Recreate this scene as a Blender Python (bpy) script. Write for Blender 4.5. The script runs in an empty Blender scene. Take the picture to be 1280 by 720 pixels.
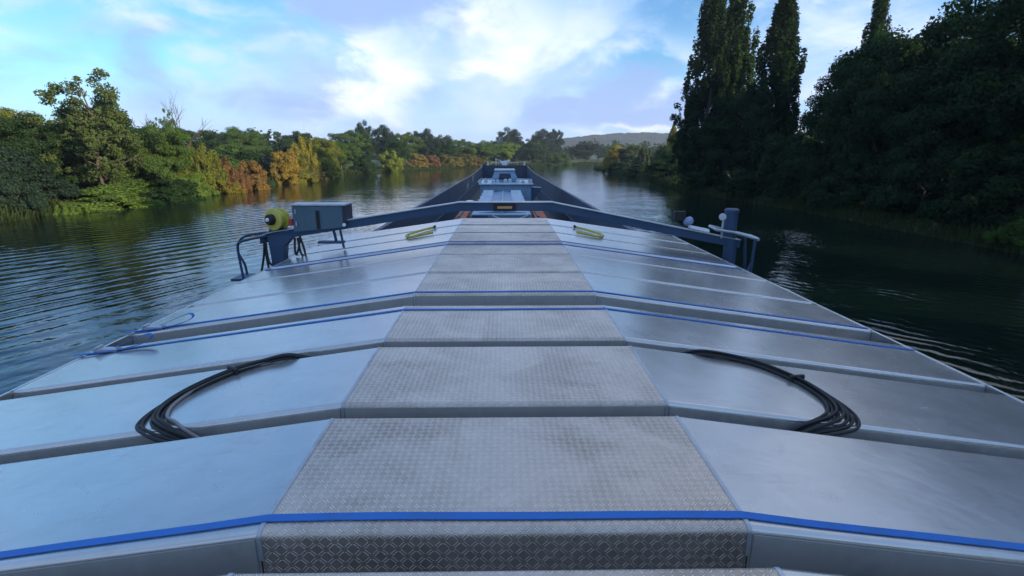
import bpy, bmesh, math, random
import numpy as np
from mathutils import Vector, Matrix
S = bpy.context.scene
COL = S.collection
R = math.radians
# ------------------------------------------------------------------ camera, sky, sun, exposure
CZ = 5.6
cam_d = bpy.data.cameras.new('camera')
cam_d.sensor_width = 36.0
cam_d.lens = 36.0 * 640 / 1280
cam_d.clip_end = 12000
cam = bpy.data.objects.new('camera', cam_d)
COL.objects.link(cam)
cam.location = (0, 0, CZ)
cam.rotation_euler = (R(90 - 14.457), 0, R(-0.806))
S.camera = cam
S.view_settings.view_transform = 'Standard'
S.view_settings.look = 'None'
S.view_settings.exposure = 0.78
S.view_settings.gamma = 1.0
S.view_settings.use_curve_mapping = False
S.cycles.max_bounces = 8
S.cycles.transparent_max_bounces = 8
S.cycles.use_adaptive_sampling = True

SUN_EL, SUN_AZ = 13.0, 122.0          # azimuth clockwise from forward (+Y): from the right, slightly behind
sd = Vector((math.sin(R(SUN_AZ)) * math.cos(R(SUN_EL)), math.cos(R(SUN_AZ)) * math.cos(R(SUN_EL)), math.sin(R(SUN_EL))))
sun_d = bpy.data.lights.new('sun', 'SUN')
sun_d.energy = 4.8
sun_d.angle = R(0.53)
sun_d.color = (1.0, 0.83, 0.60)
sun = bpy.data.objects.new('sun', sun_d)
COL.objects.link(sun)
sun.location = (40, -20, 60)
sun.rotation_euler = (-sd).to_track_quat('-Z', 'Y').to_euler()

world = bpy.data.worlds.new('World')
S.world = world
world.use_nodes = True


class NT:
    """tiny node-graph helper"""
    def __init__(s, tree):
        s.t = tree
        s.t.nodes.clear()

    def n(s, kind, ins=None, **props):
        nd = s.t.nodes.new(kind)
        for k, v in props.items():
            setattr(nd, k, v)
        for k, v in (ins or {}).items():
            if isinstance(v, bpy.types.NodeSocket):
                s.t.links.new(v, nd.inputs[k])
            else:
                nd.inputs[k].default_value = v
        return nd

    def m(s, op, a, b=0.0, c=0.0, clamp=False):
        nd = s.n('ShaderNodeMath', operation=op, use_clamp=clamp)
        for i, v in enumerate((a, b, c)):
            if isinstance(v, bpy.types.NodeSocket):
                s.t.links.new(v, nd.inputs[i])
            else:
                nd.inputs[i].default_value = v
        return nd.outputs[0]

    def noise(s, vec, scale, detail=4, rough=0.55, dist=0.0):
        return s.n('ShaderNodeTexNoise', {'Vector': vec, 'Scale': scale, 'Detail': detail, 'Roughness': rough, 'Distortion': dist}).outputs['Fac']

    def map(s, vec, loc=(0, 0, 0), rot=(0, 0, 0), scale=(1, 1, 1)):
        return s.n('ShaderNodeMapping', {'Vector': vec, 'Location': loc, 'Rotation': rot, 'Scale': scale}).outputs[0]

    def ramp(s, fac, stops, interp='LINEAR'):
        nd = s.n('ShaderNodeValToRGB', {'Fac': fac})
        cr = nd.color_ramp
        cr.interpolation = interp
        while len(cr.elements) < len(stops):
            cr.elements.new(0.5)
        for e, (p, c) in zip(cr.elements, stops):
            e.position = p
            e.color = c if len(c) == 4 else (*c, 1)
        return nd.outputs['Color']

    def mix(s, fac, a, b, blend='MIX'):
        nd = s.n('ShaderNodeMix', data_type='RGBA', blend_type=blend)
        for i, v in ((0, fac), (6, a), (7, b)):
            if isinstance(v, bpy.types.NodeSocket):
                s.t.links.new(v, nd.inputs[i])
            else:
                nd.inputs[i].default_value = v if i == 0 or len(v) == 4 else (*v, 1)
        return nd.outputs[2]

    def sstep(s, v, lo, hi):
        return s.n('ShaderNodeMapRange', {'Value': v, 'From Min': lo, 'From Max': hi, 'To Min': 0.0, 'To Max': 1.0},
                   interpolation_type='SMOOTHSTEP').outputs[0]


def build_world():
    g = NT(world.node_tree)
    tc = g.n('ShaderNodeTexCoord').outputs['Generated']
    sky = g.n('ShaderNodeTexSky', sky_type='NISHITA', sun_disc=False, sun_elevation=R(SUN_EL), sun_rotation=R(SUN_AZ),
              altitude=100, air_density=1.0, dust_density=0.6, ozone_density=1.6)
    sep = g.n('ShaderNodeSeparateXYZ', {'Vector': tc})
    x, y, z = sep.outputs
    az = g.m('ARCTAN2', x, y)
    el = g.m('ARCSINE', z)
    v = g.n('ShaderNodeCombineXYZ', {'X': az, 'Y': g.m('MULTIPLY', el, 2.0), 'Z': 0.0}).outputs[0]
    n1 = g.noise(v, 4.2, 8, 0.56, 0.5)
    n2 = g.noise(g.map(v, (3.1, 1.7, 0.4)), 1.9, 5, 0.55, 0.4)
    n3 = g.noise(g.map(v, (7.7, 0.3, 2.0)), 8.0, 7, 0.6, 0.5)
    n4 = g.noise(g.map(v, (1.3, 5.3, 1.0), (0, 0, R(25)), (1, 0.8, 1)), 6.0, 6, 0.5, 0.8)
    wx = g.m('ADD', az, g.m('MULTIPLY', g.m('SUBTRACT', n3, 0.5), 0.28))
    wy = g.m('ADD', el, g.m('MULTIPLY', g.m('SUBTRACT', n1, 0.5), 0.20))

    def lobe(a, e, ra, re, amp=1.0):
        dx = g.m('DIVIDE', g.m('SUBTRACT', wx, R(a)), R(ra))
        dy = g.m('DIVIDE', g.m('SUBTRACT', wy, R(e)), R(re))
        q = g.m('ADD', g.m('MULTIPLY', dx, dx), g.m('MULTIPLY', dy, dy))
        return g.m('MULTIPLY', g.m('POWER', 2.718, g.m('MULTIPLY', q, -1.0)), amp)

    def add(*ls):
        r = ls[0]
        for l in ls[1:]:
            r = g.m('ADD', r, l)
        return r

    def cn(nz, k):
        return g.m('MULTIPLY', g.m('SUBTRACT', nz, 0.5), k)
    # clear sky pulled towards the camera's saturated blue-cyan
    blue = g.mix(1.0, sky.outputs[0], (0.70, 1.18, 1.62), 'MULTIPLY')
    low = g.m('POWER', 2.718, g.m('MULTIPLY', g.m('MAXIMUM', el, 0.0), -7.0))
    pale = g.mix(low, (3.2, 4.9, 8.3), (4.6, 6.0, 8.9))
    cover = add(cn(n2, 2.2), cn(n1, 2.4), 0.42, lobe(-14, 15, 22, 12, 0.5), lobe(3, 11, 9, 6, 0.4),
                lobe(19, 15, 6, 5, -1.1), lobe(-44, 24, 18, 12, -1.0), lobe(13, 7.6, 6, 2.0, -0.6), lobe(-38, 9, 10, 4, -0.7), lobe(-27, 13, 8, 5, -0.6))
    cover = g.m('MULTIPLY', g.sstep(cover, -0.35, 0.75), g.m('SUBTRACT', 1.0, g.m('MULTIPLY', g.sstep(el, R(24), R(42)), 0.12)))
    col = g.mix(g.m('MULTIPLY', cover, 0.9), blue, pale)
    # darker blue-grey undersides
    dark = add(lobe(-14, 16, 10, 5, 1.3), lobe(14, 4.4, 13, 2.2, 1.35), lobe(-30, 11, 10, 6, 0.35), lobe(-20, 5.5, 14, 2.2, 0.6), cn(n4, 2.6), cn(n2, 1.2))
    dark = g.m('MULTIPLY', g.sstep(dark, 0.1, 0.95), 0.8)
    col = g.mix(dark, col, (2.6, 3.7, 6.4))
    # lighter lavender billows, then the sunlit white heads
    lav = g.m('MULTIPLY', g.sstep(add(cn(n4, -3.0), cn(n3, 1.5), lobe(-6, 9, 26, 5, 0.3)), 0.15, 0.9), 0.6)
    col = g.mix(lav, col, (5.6, 6.4, 8.9))
    brt = add(lobe(-1, 15, 7, 5, 0.6), lobe(-12.5, 8.0, 5, 3.6, 1.05), lobe(4, 11.0, 7, 3.2, 0.5), lobe(12, 10.5, 6, 2.2, 0.45), lobe(-2, 8.8, 3.5, 1.4, 0.5), lobe(19, 8, 4, 2.2, 0.6),
              lobe(-43, 8, 9, 2.5, 0.45), lobe(-31, 14, 7, 2.5, 0.25), lobe(16, 2.2, 12, 0.7, 0.9), lobe(38, 19, 16, 10, 0.75), cn(n1, 1.9), cn(n3, 0.9))
    brt = g.m('MULTIPLY', g.sstep(brt, 0.1, 1.35), g.m('SUBTRACT', 1.0, g.sstep(el, R(26), R(40))))
    col = g.mix(g.m('MULTIPLY', brt, 0.95), col, (8.3, 8.6, 9.6))
    # brighter broken cloud higher up, over the boat and to the right of it
    hi = add(lobe(34, 36, 30, 14, 0.95), lobe(-20, 55, 24, 10, 0.3), lobe(-45, 32, 22, 14, -0.5), cn(n4, 2.4), cn(n1, 1.4))
    hi = g.m('MULTIPLY', g.sstep(hi, 0.1, 0.9), g.sstep(el, R(24), R(34)))
    col = g.mix(g.m('MULTIPLY', hi, 0.75), col, (8.4, 8.6, 9.2))
    bg = g.n('ShaderNodeBackground', {'Color': col, 'Strength': 0.09})
    out = g.n('ShaderNodeOutputWorld', {'Surface': bg.outputs[0]})


build_world()

# ------------------------------------------------------------------ materials
MATS = {}


def newmat(name):
    m = bpy.data.materials.new(name)
    m.use_nodes = True
    g = NT(m.node_tree)
    out = g.n('ShaderNodeOutputMaterial')
    MATS[name] = m
    return m, g, out


def finish(g, out, base, rough, metal=0.0, normal=None, **kw):
    ins = {'Base Color': base if isinstance(base, bpy.types.NodeSocket) or len(base) == 4 else (*base, 1), 'Roughness': rough, 'Metallic': metal}
    if normal is not None:
        ins['Normal'] = normal
    ins.update(kw)
    b = g.n('ShaderNodeBsdfPrincipled', ins)
    g.t.links.new(b.outputs[0], out.inputs[0])
    return b


def paint(name, col, rough=0.45, wear=0.25, metal=0.0, scale=3.0, dirt=(0.06, 0.05, 0.04)):
    m, g, out = newmat(name)
    tc = g.n('ShaderNodeTexCoord').outputs['Object']
    n = g.noise(tc, scale, 6, 0.65)
    n2 = g.noise(g.map(tc, scale=(1, 1, 0.25)), scale * 3, 5, 0.6)
    c = g.mix(g.m('MULTIPLY', g.sstep(n, 0.45, 0.75), wear), col, dirt)
    c = g.mix(g.m('MULTIPLY', g.sstep(n2, 0.5, 0.8), wear * 0.7), c, tuple(min(1, k * 1.5 + 0.02) for k in col))
    bump = g.n('ShaderNodeBump', {'Height': n2, 'Strength': 0.12, 'Distance': 0.01})
    finish(g, out, c, g.m('ADD', g.m('MULTIPLY', n, 0.25), rough - 0.1), metal, bump.outputs[0])
    return m


def mk_aluminium():
    m, g, out = newmat('brushed_aluminium')
    tc = g.n('ShaderNodeTexCoord').outputs['Object']
    oi = g.n('ShaderNodeObjectInfo').outputs['Random']
    tv = g.n('ShaderNodeVectorMath', {0: tc, 1: g.n('ShaderNodeCombineXYZ', {'X': g.m('MULTIPLY', oi, 40.0), 'Y': g.m('MULTIPLY', oi, 17.0), 'Z': 0.0}).outputs[0]}, operation='ADD').outputs[0]
    big = g.noise(tv, 0.55, 4, 0.55, 0.4)
    mid = g.noise(tv, 3.0, 7, 0.68, 0.6)
    streak = g.noise(g.map(tv, scale=(0.5, 9, 9)), 2.5, 5, 0.6)
    fine = g.noise(g.map(tv, scale=(6, 60, 60)), 3.0, 4, 0.7)
    spots = g.sstep(g.noise(tv, 26, 3, 0.5), 0.70, 0.76)
    scr = g.n('ShaderNodeTexNoise', {'Vector': g.map(tv, rot=(0, 0, R(23)), scale=(1.2, 42, 20)), 'Scale': 2.2, 'Detail': 3, 'Roughness': 0.6, 'Distortion': 0.3}).outputs['Fac']
    scr2 = g.n('ShaderNodeTexNoise', {'Vector': g.map(tv, rot=(0, 0, R(-58)), scale=(1.0, 36, 20)), 'Scale': 2.0, 'Detail': 3, 'Roughness': 0.6, 'Distortion': 0.3}).outputs['Fac']
    scr = g.m('MULTIPLY', g.m('MAXIMUM', g.sstep(scr, 0.70, 0.76), g.sstep(scr2, 0.70, 0.76)), g.sstep(mid, 0.4, 0.6))
    stain = g.sstep(g.noise(g.map(tv, (5, 5, 0), (0, 0, 0), (0.5, 1.4, 1)), 1.6, 6, 0.7, 1.2), 0.52, 0.62)
    foot = g.sstep(g.noise(g.map(tv, (2, 8, 0)), 5.5, 3, 0.5, 0.8), 0.60, 0.68)
    c = g.mix(g.sstep(mid, 0.3, 0.75), (0.47, 0.465, 0.455), (0.53, 0.525, 0.515))
    c = g.mix(g.m('MULTIPLY', g.sstep(streak, 0.55, 0.8), 0.3), c, (0.29, 0.30, 0.32))
    c = g.mix(g.m('MULTIPLY', stain, 0.08), c, (0.27, 0.27, 0.27))
    c = g.mix(g.m('MULTIPLY', foot, 0.08), c, (0.25, 0.24, 0.23))
    c = g.mix(g.m('MULTIPLY', spots, 0.16), c, (0.24, 0.22, 0.20))
    c = g.mix(g.m('MULTIPLY', scr, 0.09), c, (0.56, 0.68, 0.70))
    r = g.m('ADD', g.m('MULTIPLY', big, 0.10), g.m('ADD', g.m('MULTIPLY', mid, 0.06), 0.145))
    r = g.m('ADD', r, g.m('ADD', g.m('MULTIPLY', stain, 0.014), g.m('MULTIPLY', foot, 0.014)))
    r = g.m('ADD', r, g.m('MULTIPLY', fine, 0.05))
    h = g.m('ADD', g.m('MULTIPLY', big, 1.0), g.m('MULTIPLY', fine, 0.003))
    bump = g.n('ShaderNodeBump', {'Height': h, 'Strength': 0.18, 'Distance': 0.05})
    finish(g, out, c, r, 0.74, bump.outputs[0])
    return m


def mk_chequer():
    """raised-bar tread plate: two short bars per cell, turned the other way in every second cell"""
    m, g, out = newmat('tread_plate')
    tc = g.n('ShaderNodeTexCoord').outputs['Object']
    sep = g.n('ShaderNodeSeparateXYZ', {'Vector': tc})
    P = 1 / 0.044
    u = g.m('MULTIPLY', sep.outputs[0], P)
    v = g.m('MULTIPLY', g.m('ADD', sep.outputs[1], sep.outputs[2]), P)
    iu, iv = g.m('FLOOR', u), g.m('FLOOR', v)
    par = g.m('FLOORED_MODULO', g.m('ADD', iu, iv), 2.0)
    sgn = g.m('SUBTRACT', g.m('MULTIPLY', par, 2.0), 1.0)
    pu = g.m('SUBTRACT', g.m('SUBTRACT', u, iu), 0.5)
    pv = g.m('MULTIPLY', g.m('SUBTRACT', g.m('SUBTRACT', v, iv), 0.5), sgn)
    a = g.m('ABSOLUTE', g.m('MULTIPLY', g.m('ADD', pu, pv), 0.7071))
    b = g.m('ABSOLUTE', g.m('MULTIPLY', g.m('SUBTRACT', pu, pv), 0.7071))
    b2 = g.m('ABSOLUTE', g.m('SUBTRACT', b, 0.155))
    ha = g.m('SUBTRACT', 1.0, g.sstep(a, 0.36, 0.45))
    hb = g.m('SUBTRACT', 1.0, g.sstep(b2, 0.03, 0.085))
    bar = g.m('MULTIPLY', ha, hb)
    oi = g.n('ShaderNodeObjectInfo').outputs['Random']
    tv = g.n('ShaderNodeVectorMath', {0: tc, 1: g.n('ShaderNodeCombineXYZ', {'X': g.m('MULTIPLY', oi, 31.0), 'Y': g.m('MULTIPLY', oi, 57.0), 'Z': 0.0}).outputs[0]}, operation='ADD').outputs[0]
    n = g.noise(tv, 2.2, 6, 0.65, 0.4)
    n2 = g.noise(tv, 14, 5, 0.6)
    dirt = g.noise(g.map(tv, (4, 2, 0)), 1.5, 6, 0.65, 0.6)
    c = g.mix(g.sstep(n, 0.3, 0.7), (0.42, 0.355, 0.30), (0.58, 0.50, 0.43))
    c = g.mix(g.m('MULTIPLY', g.sstep(dirt, 0.45, 0.7), 0.6), c, (0.25, 0.195, 0.15))
    path = g.sstep(g.m('ADD', g.m('ABSOLUTE', sep.outputs[0]), g.m('MULTIPLY', n, 0.9)), 1.0, 0.35)
    c = g.mix(g.m('MULTIPLY', path, 0.35), c, (0.62, 0.55, 0.49))
    c = g.mix(g.m('MULTIPLY', bar, 0.8), c, (0.90, 0.82, 0.74))
    r = g.m('SUBTRACT', g.m('ADD', 0.36, g.m('MULTIPLY', n2, 0.2)), g.m('MULTIPLY', bar, 0.18))
    h = g.m('ADD', bar, g.m('MULTIPLY', n2, 0.08))
    bump = g.n('ShaderNodeBump', {'Height': h, 'Strength': 1.0, 'Distance': 0.005})
    finish(g, out, c, r, 0.82, bump.outputs[0])
    return m


def mk_water():
    m, g, out = newmat('river_water')
    tc = g.n('ShaderNodeTexCoord').outputs['Object']
    sep = g.n('ShaderNodeSeparateXYZ', {'Vector': tc})
    X, Y = sep.outputs[0], sep.outputs[1]
    # wash thrown off the moving hull: crests slanting away on both sides, dying out towards the banks
    left = g.m('MULTIPLY', g.sstep(X, -44.0, -24.0), g.sstep(X, -5.5, -9.0))
    lw = g.n('ShaderNodeTexWave', {'Vector': g.map(tc, rot=(0, 0, R(32.3))), 'Scale': 0.24, 'Distortion': 5.0, 'Detail': 3.0, 'Detail Scale': 0.5, 'Detail Roughness': 0.5},
             wave_type='BANDS', bands_direction='X', wave_profile='SIN').outputs['Fac']
    lw2 = g.n('ShaderNodeTexWave', {'Vector': g.map(tc, rot=(0, 0, R(24.0))), 'Scale': 0.62, 'Distortion': 4.0, 'Detail': 2.0, 'Detail Scale': 0.5},
              wave_type='BANDS', bands_direction='X', wave_profile='SIN').outputs['Fac']
    rw = g.n('ShaderNodeTexWave', {'Vector': g.map(tc, rot=(0, 0, R(-38.0))), 'Scale': 0.5, 'Distortion': 7.0, 'Detail': 3.0, 'Detail Scale': 0.8},
             wave_type='BANDS', bands_direction='X', wave_profile='SIN').outputs['Fac']
    right = g.m('MULTIPLY', g.sstep(X, 34.0, 14.0), g.sstep(X, 5.0, 7.0))
    near = g.sstep(Y, 85.0, 30.0)
    patch = g.sstep(g.noise(tc, 0.06, 3, 0.5), 0.35, 0.65)
    patch2 = g.sstep(g.noise(g.map(tc, (9, 3, 0)), 0.11, 3, 0.5), 0.35, 0.7)
    rip = g.noise(g.map(tc, rot=(0, 0, R(20)), scale=(1.0, 0.55, 1)), 1.7, 5, 0.55, 0.4)
    chop = g.noise(g.map(tc, rot=(0, 0, R(-25)), scale=(1.0, 0.5, 1)), 4.2, 4, 0.5, 0.6)
    swell = g.noise(tc, 0.25, 3, 0.5)
    far = g.noise(g.map(tc, rot=(0, 0, R(8)), scale=(0.35, 1.0, 1)), 0.9, 3, 0.5)
    h = g.m('MULTIPLY', g.m('MULTIPLY', lw, left), g.m('MULTIPLY', near, g.m('MULTIPLY', g.sstep(X, -9.0, -22.0), g.m('ADD', 0.022, g.m('MULTIPLY', patch, 0.032)))))
    h = g.m('ADD', h, g.m('MULTIPLY', g.m('MULTIPLY', lw2, left), g.m('MULTIPLY', near, g.m('MULTIPLY', patch2, 0.014))))
    h = g.m('ADD', h, g.m('MULTIPLY', g.m('MULTIPLY', rw, right), g.m('MULTIPLY', near, g.m('MULTIPLY', patch2, 0.04))))
    h = g.m('ADD', h, g.m('MULTIPLY', rip, g.m('ADD', 0.010, g.m('MULTIPLY', g.m('ADD', patch, g.m('MULTIPLY', right, 0.6)), 0.016))))
    h = g.m('ADD', h, g.m('MULTIPLY', chop, g.m('ADD', 0.003, g.m('MULTIPLY', g.m('ADD', g.m('MULTIPLY', right, 0.6), patch2), 0.007))))
    h = g.m('ADD', h, g.m('MULTIPLY', swell, 0.05))
    h = g.m('ADD', h, g.m('MULTIPLY', far, 0.03))
    bump = g.n('ShaderNodeBump', {'Height': h, 'Strength': 1.0, 'Distance': 1.0})
    finish(g, out, (0.004, 0.011, 0.008), 0.03, 0.0, bump.outputs[0], IOR=1.40)
    return m


def mk_leaf():
    m, g, out = newmat('leaves')
    oi = g.n('ShaderNodeObjectInfo')
    rnd = g.n('ShaderNodeNewGeometry').outputs['Random Per Island']
    tc = g.n('ShaderNodeTexCoord').outputs['Object']
    pat = g.noise(tc, 3.5, 3, 0.5)
    hsv = g.n('ShaderNodeHueSaturation', {'Color': oi.outputs['Color'],
              'Hue': g.m('ADD', 0.475, g.m('MULTIPLY', rnd, 0.05)),
              'Saturation': g.m('ADD', 0.85, g.m('MULTIPLY', pat, 0.3)),
              'Value': g.m('ADD', 0.6, g.m('ADD', g.m('MULTIPLY', rnd, 0.45), g.m('MULTIPLY', pat, 0.7)))})
    c = hsv.outputs[0]
    b = g.n('ShaderNodeBsdfPrincipled', {'Base Color': c, 'Roughness': 0.7, 'Specular IOR Level': 0.1})
    tcol = g.mix(1.0, c, (1.25, 1.25, 0.5), 'MULTIPLY')
    t = g.n('ShaderNodeBsdfTranslucent', {'Color': tcol})
    mx = g.n('ShaderNodeMixShader', {0: 0.3, 1: b.outputs[0], 2: t.outputs[0]})
    g.t.links.new(mx.outputs[0], out.inputs[0])
    return m


def mk_bark():
    m, g, out = newmat('bark')
    tc = g.n('ShaderNodeTexCoord').outputs['Object']
    n = g.noise(g.map(tc, scale=(8, 8, 1.2)), 3, 6, 0.65)
    c = g.ramp(n, [(0.3, (0.035, 0.028, 0.022)), (0.7, (0.12, 0.10, 0.08))])
    bump = g.n('ShaderNodeBump', {'Height': n, 'Strength': 0.6, 'Distance': 0.05})
    finish(g, out, c, 0.9, 0, bump.outputs[0])
    return m


def mk_ground():
    m, g, out = newmat('meadow_ground')
    tc = g.n('ShaderNodeTexCoord').outputs['Object']
    n = g.noise(tc, 0.05, 6, 0.6)
    n2 = g.noise(tc, 1.2, 5, 0.65)
    c = g.ramp(n, [(0.3, (0.030, 0.045, 0.014)), (0.55, (0.055, 0.075, 0.022)), (0.75, (0.09, 0.09, 0.035))])
    c = g.mix(g.m('MULTIPLY', g.sstep(n2, 0.5, 0.8), 0.6), c, (0.05, 0.038, 0.025))
    bump = g.n('ShaderNodeBump', {'Height': n2, 'Strength': 0.7, 'Distance': 0.2})
    finish(g, out, c, 0.95, 0, bump.outputs[0])
    return m


def mk_hill():
    m, g, out = newmat('wooded_hillside')
    tc = g.n('ShaderNodeTexCoord').outputs['Object']
    n = g.noise(tc, 0.06, 6, 0.65)
    n2 = g.noise(tc, 0.008, 4, 0.6)
    c = g.ramp(n, [(0.3, (0.006, 0.014, 0.010)), (0.7, (0.013, 0.026, 0.016))])
    c = g.mix(g.sstep(n2, 0.5, 0.62), c, (0.017, 0.031, 0.019))
    bump = g.n('ShaderNodeBump', {'Height': n, 'Strength': 1.0, 'Distance': 6.0})
    finish(g, out, c, 0.95, 0, bump.outputs[0])
    return m


def mk_webbing():
    m, g, out = newmat('blue_webbing')
    tc = g.n('ShaderNodeTexCoord').outputs['Object']
    n = g.noise(tc, 5, 5, 0.6)
    w = g.n('ShaderNodeTexWave', {'Vector': tc, 'Scale': 60.0}, bands_direction='X').outputs['Fac']
    c = g.mix(g.m('MULTIPLY', g.sstep(n, 0.4, 0.8), 0.5), (0.014, 0.14, 0.46), (0.03, 0.09, 0.22))
    bump = g.n('ShaderNodeBump', {'Height': w, 'Strength': 0.3, 'Distance': 0.002})
    finish(g, out, c, 0.7, 0, bump.outputs[0])
    return m


ALU, TREAD, WATER, LEAF, BARK = mk_aluminium(), mk_chequer(), mk_water(), mk_leaf(), mk_bark()
GROUND, HILL, WEB = mk_ground(), mk_hill(), mk_webbing()
NAVY = paint('navy_hold_paint', (0.035, 0.055, 0.095), 0.55, 0.35, scale=0.8)
HULL = paint('dark_hull_paint', (0.012, 0.018, 0.035), 0.5, 0.3, scale=0.8)
BEAM = paint('slate_blue_paint', (0.016, 0.050, 0.110), 0.5, 0.25, scale=2.0)
CABIN = paint('blue_grey_machine_paint', (0.15, 0.25, 0.36), 0.45, 0.25, scale=1.5)
CABIN_L = paint('pale_blue_grey_paint', (0.40, 0.48, 0.56), 0.45, 0.3, scale=2.0)
BOXM = paint('grey_green_cabinet_paint', (0.060, 0.115, 0.150), 0.4, 0.25, scale=2.5)
GALV = paint('galvanised_steel', (0.42, 0.45, 0.48), 0.45, 0.3, 0.6, scale=4)
WHITE = paint('white_paint', (0.74, 0.76, 0.80), 0.4, 0.2)
YELLOW = paint('yellow_plastic', (0.50, 0.44, 0.07), 0.5, 0.35, scale=6)
BLACK = paint('black_rubber', (0.005, 0.006, 0.007), 0.6, 0.2, dirt=(0.05, 0.05, 0.05), scale=8)
GREYCABLE = paint('grey_cable_sheath', (0.22, 0.21, 0.20), 0.5, 0.3, scale=8)
RED = paint('red_plastic', (0.45, 0.03, 0.03), 0.4, 0.2)
RUST = paint('rusty_orange_steel', (0.36, 0.10, 0.04), 0.8, 0.4, scale=4)
DARKGLASS = paint('dark_glass', (0.01, 0.02, 0.035), 0.15, 0.05)
AMBER = paint('amber_lens', (0.45, 0.24, 0.10), 0.3, 0.1)
GAP_BRIGHT = paint('gap_brightened_aluminium', (0.36, 0.35, 0.335), 0.45, 0.35, 0.3, scale=2.5, dirt=(0.10, 0.09, 0.08))  # matte aluminium tone set to brighten the shaded gaps between covers
FLOOR = paint('hold_floor_paint', (0.05, 0.045, 0.04), 0.75, 0.5, scale=0.6)


# ------------------------------------------------------------------ mesh helpers
class MB:
    def __init__(s):
        s.v, s.f = [], []

    def add(s, vs, fs):
        o = len(s.v)
        s.v += [tuple(p) for p in vs]
        s.f += [tuple(i + o for i in f) for f in fs]
        return s

    def box(s, x0, x1, y0, y1, z0, z1, M=None):
        vs = [Vector(p) for p in ((x0, y0, z0), (x1, y0, z0), (x1, y1, z0), (x0, y1, z0), (x0, y0, z1), (x1, y0, z1), (x1, y1, z1), (x0, y1, z1))]
        if M:
            vs = [M @ p for p in vs]
        return s.add(vs, [(3, 2, 1, 0), (4, 5, 6, 7), (0, 1, 5, 4), (1, 2, 6, 5), (2, 3, 7, 6), (3, 0, 4, 7)])

    def loft(s, rings, closed=True, caps=True):
        n = len(rings[0])
        vs = [p for r in rings for p in r]
        fs = []
        for i in range(len(rings) - 1):
            for k in range(n if closed else n - 1):
                a, b = i * n + k, i * n + (k + 1) % n
                fs.append((a, b, b + n, a + n))
        if caps and closed:
            fs.append(tuple(range(n))[::-1])
            fs.append(tuple((len(rings) - 1) * n + k for k in range(n)))
        return s.add(vs, fs)

    def tube(s, pts, r, n=8, taper=None):
        pts = [Vector(p) for p in pts]
        rings = []
        up = Vector((0.13, 0.21, 1)).normalized()
        for i, p in enumerate(pts):
            t = (pts[min(i + 1, len(pts) - 1)] - pts[max(i - 1, 0)]).normalized()
            a = t.cross(up)
            if a.length < 0.05:
                a = t.cross(Vector((1, 0, 0)))
            a.normalize()
            b = t.cross(a)
            rr = r if taper is None else r + (taper - r) * i / (len(pts) - 1)
            rings.append([p + (a * math.cos(2 * math.pi * k / n) + b * math.sin(2 * math.pi * k / n)) * rr for k in range(n)])
        return s.loft(rings)

    def lathe(s, prof, c, axis=(0, 0, 1), n=24):
        ax = Vector(axis).normalized()
        a = ax.cross(Vector((0.3, 1, 0.2))).normalized()
        b = ax.cross(a)
        c = Vector(c)
        rings = [[c + ax * h + (a * math.cos(2 * math.pi * k / n) + b * math.sin(2 * math.pi * k / n)) * r for k in range(n)] for r, h in prof]
        return s.loft(rings)

    def build(s, name, mat, parent=None, smooth=False, bevel=0.0, angle=40):
        me = bpy.data.meshes.new(name)
        me.from_pydata(s.v, [], s.f)
        me.update()
        bm = bmesh.new()
        bm.from_mesh(me)
        bmesh.ops.recalc_face_normals(bm, faces=bm.faces)
        bm.to_mesh(me)
        bm.free()
        me.materials.append(mat)
        o = bpy.data.objects.new(name, me)
        COL.objects.link(o)
        if parent:
            o.parent = parent
            if parent.type == 'EMPTY':
                o.matrix_parent_inverse = Matrix.Translation(-Vector(parent.location))
        if smooth:
            me.polygons.foreach_set('use_smooth', [True] * len(me.polygons))
            md = o.modifiers.new('edge', 'EDGE_SPLIT')
            md.split_angle = R(angle)
        if bevel:
            b = o.modifiers.new('bevel', 'BEVEL')
            b.width = bevel
            b.segments = 2
            b.limit_method = 'ANGLE'
        return o


def tag(o, label=None, cat=None, group=None, kind=None):
    for k, v in (('label', label), ('category', cat), ('group', group), ('kind', kind)):
        if v:
            o[k] = v
    return o


def empty(name, loc, label, cat, group=None):
    o = bpy.data.objects.new(name, None)
    o.empty_display_size = 0.3
    COL.objects.link(o)
    o.location = loc
    return tag(o, label, cat, group)


def curve_pts(ctrl, n=40):
    """Catmull-Rom through control points"""
    P = [Vector(p) for p in ctrl]
    P = [P[0] * 2 - P[1]] + P + [P[-1] * 2 - P[-2]]
    out = []
    seg = len(P) - 3
    for i in range(n + 1):
        t = i / n * seg
        k = min(int(t), seg - 1)
        u = t - k
        a, b, c, d = P[k:k + 4]
        out.append(0.5 * ((2 * b) + (c - a) * u + (2 * a - 5 * b + 4 * c - d) * u * u + (3 * b - a - 3 * c + d) * u ** 3))
    return out


# ------------------------------------------------------------------ river, ground, hill
LB = [(-300, -46), (-40, -45), (20, -43), (44, -43.5), (56, -45.5), (84, -44.5), (120, -47), (165, -49.5), (195, -41), (224, -31), (255, -21), (282, -13), (325, 18), (375, 80), (430, 200), (500, 420)]
RB = [(-300, 31), (29, 30.5), (55, 31), (83, 28.5), (110, 33), (140, 36.5), (222, 38), (262, 45), (300, 75), (335, 140), (370, 300), (380, 420)]
LBx = np.array([[x, y] for y, x in LB], float)
RBx = np.array([[x, y] for y, x in RB], float)
POLY = np.vstack([LBx, RBx[::-1]])


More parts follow.
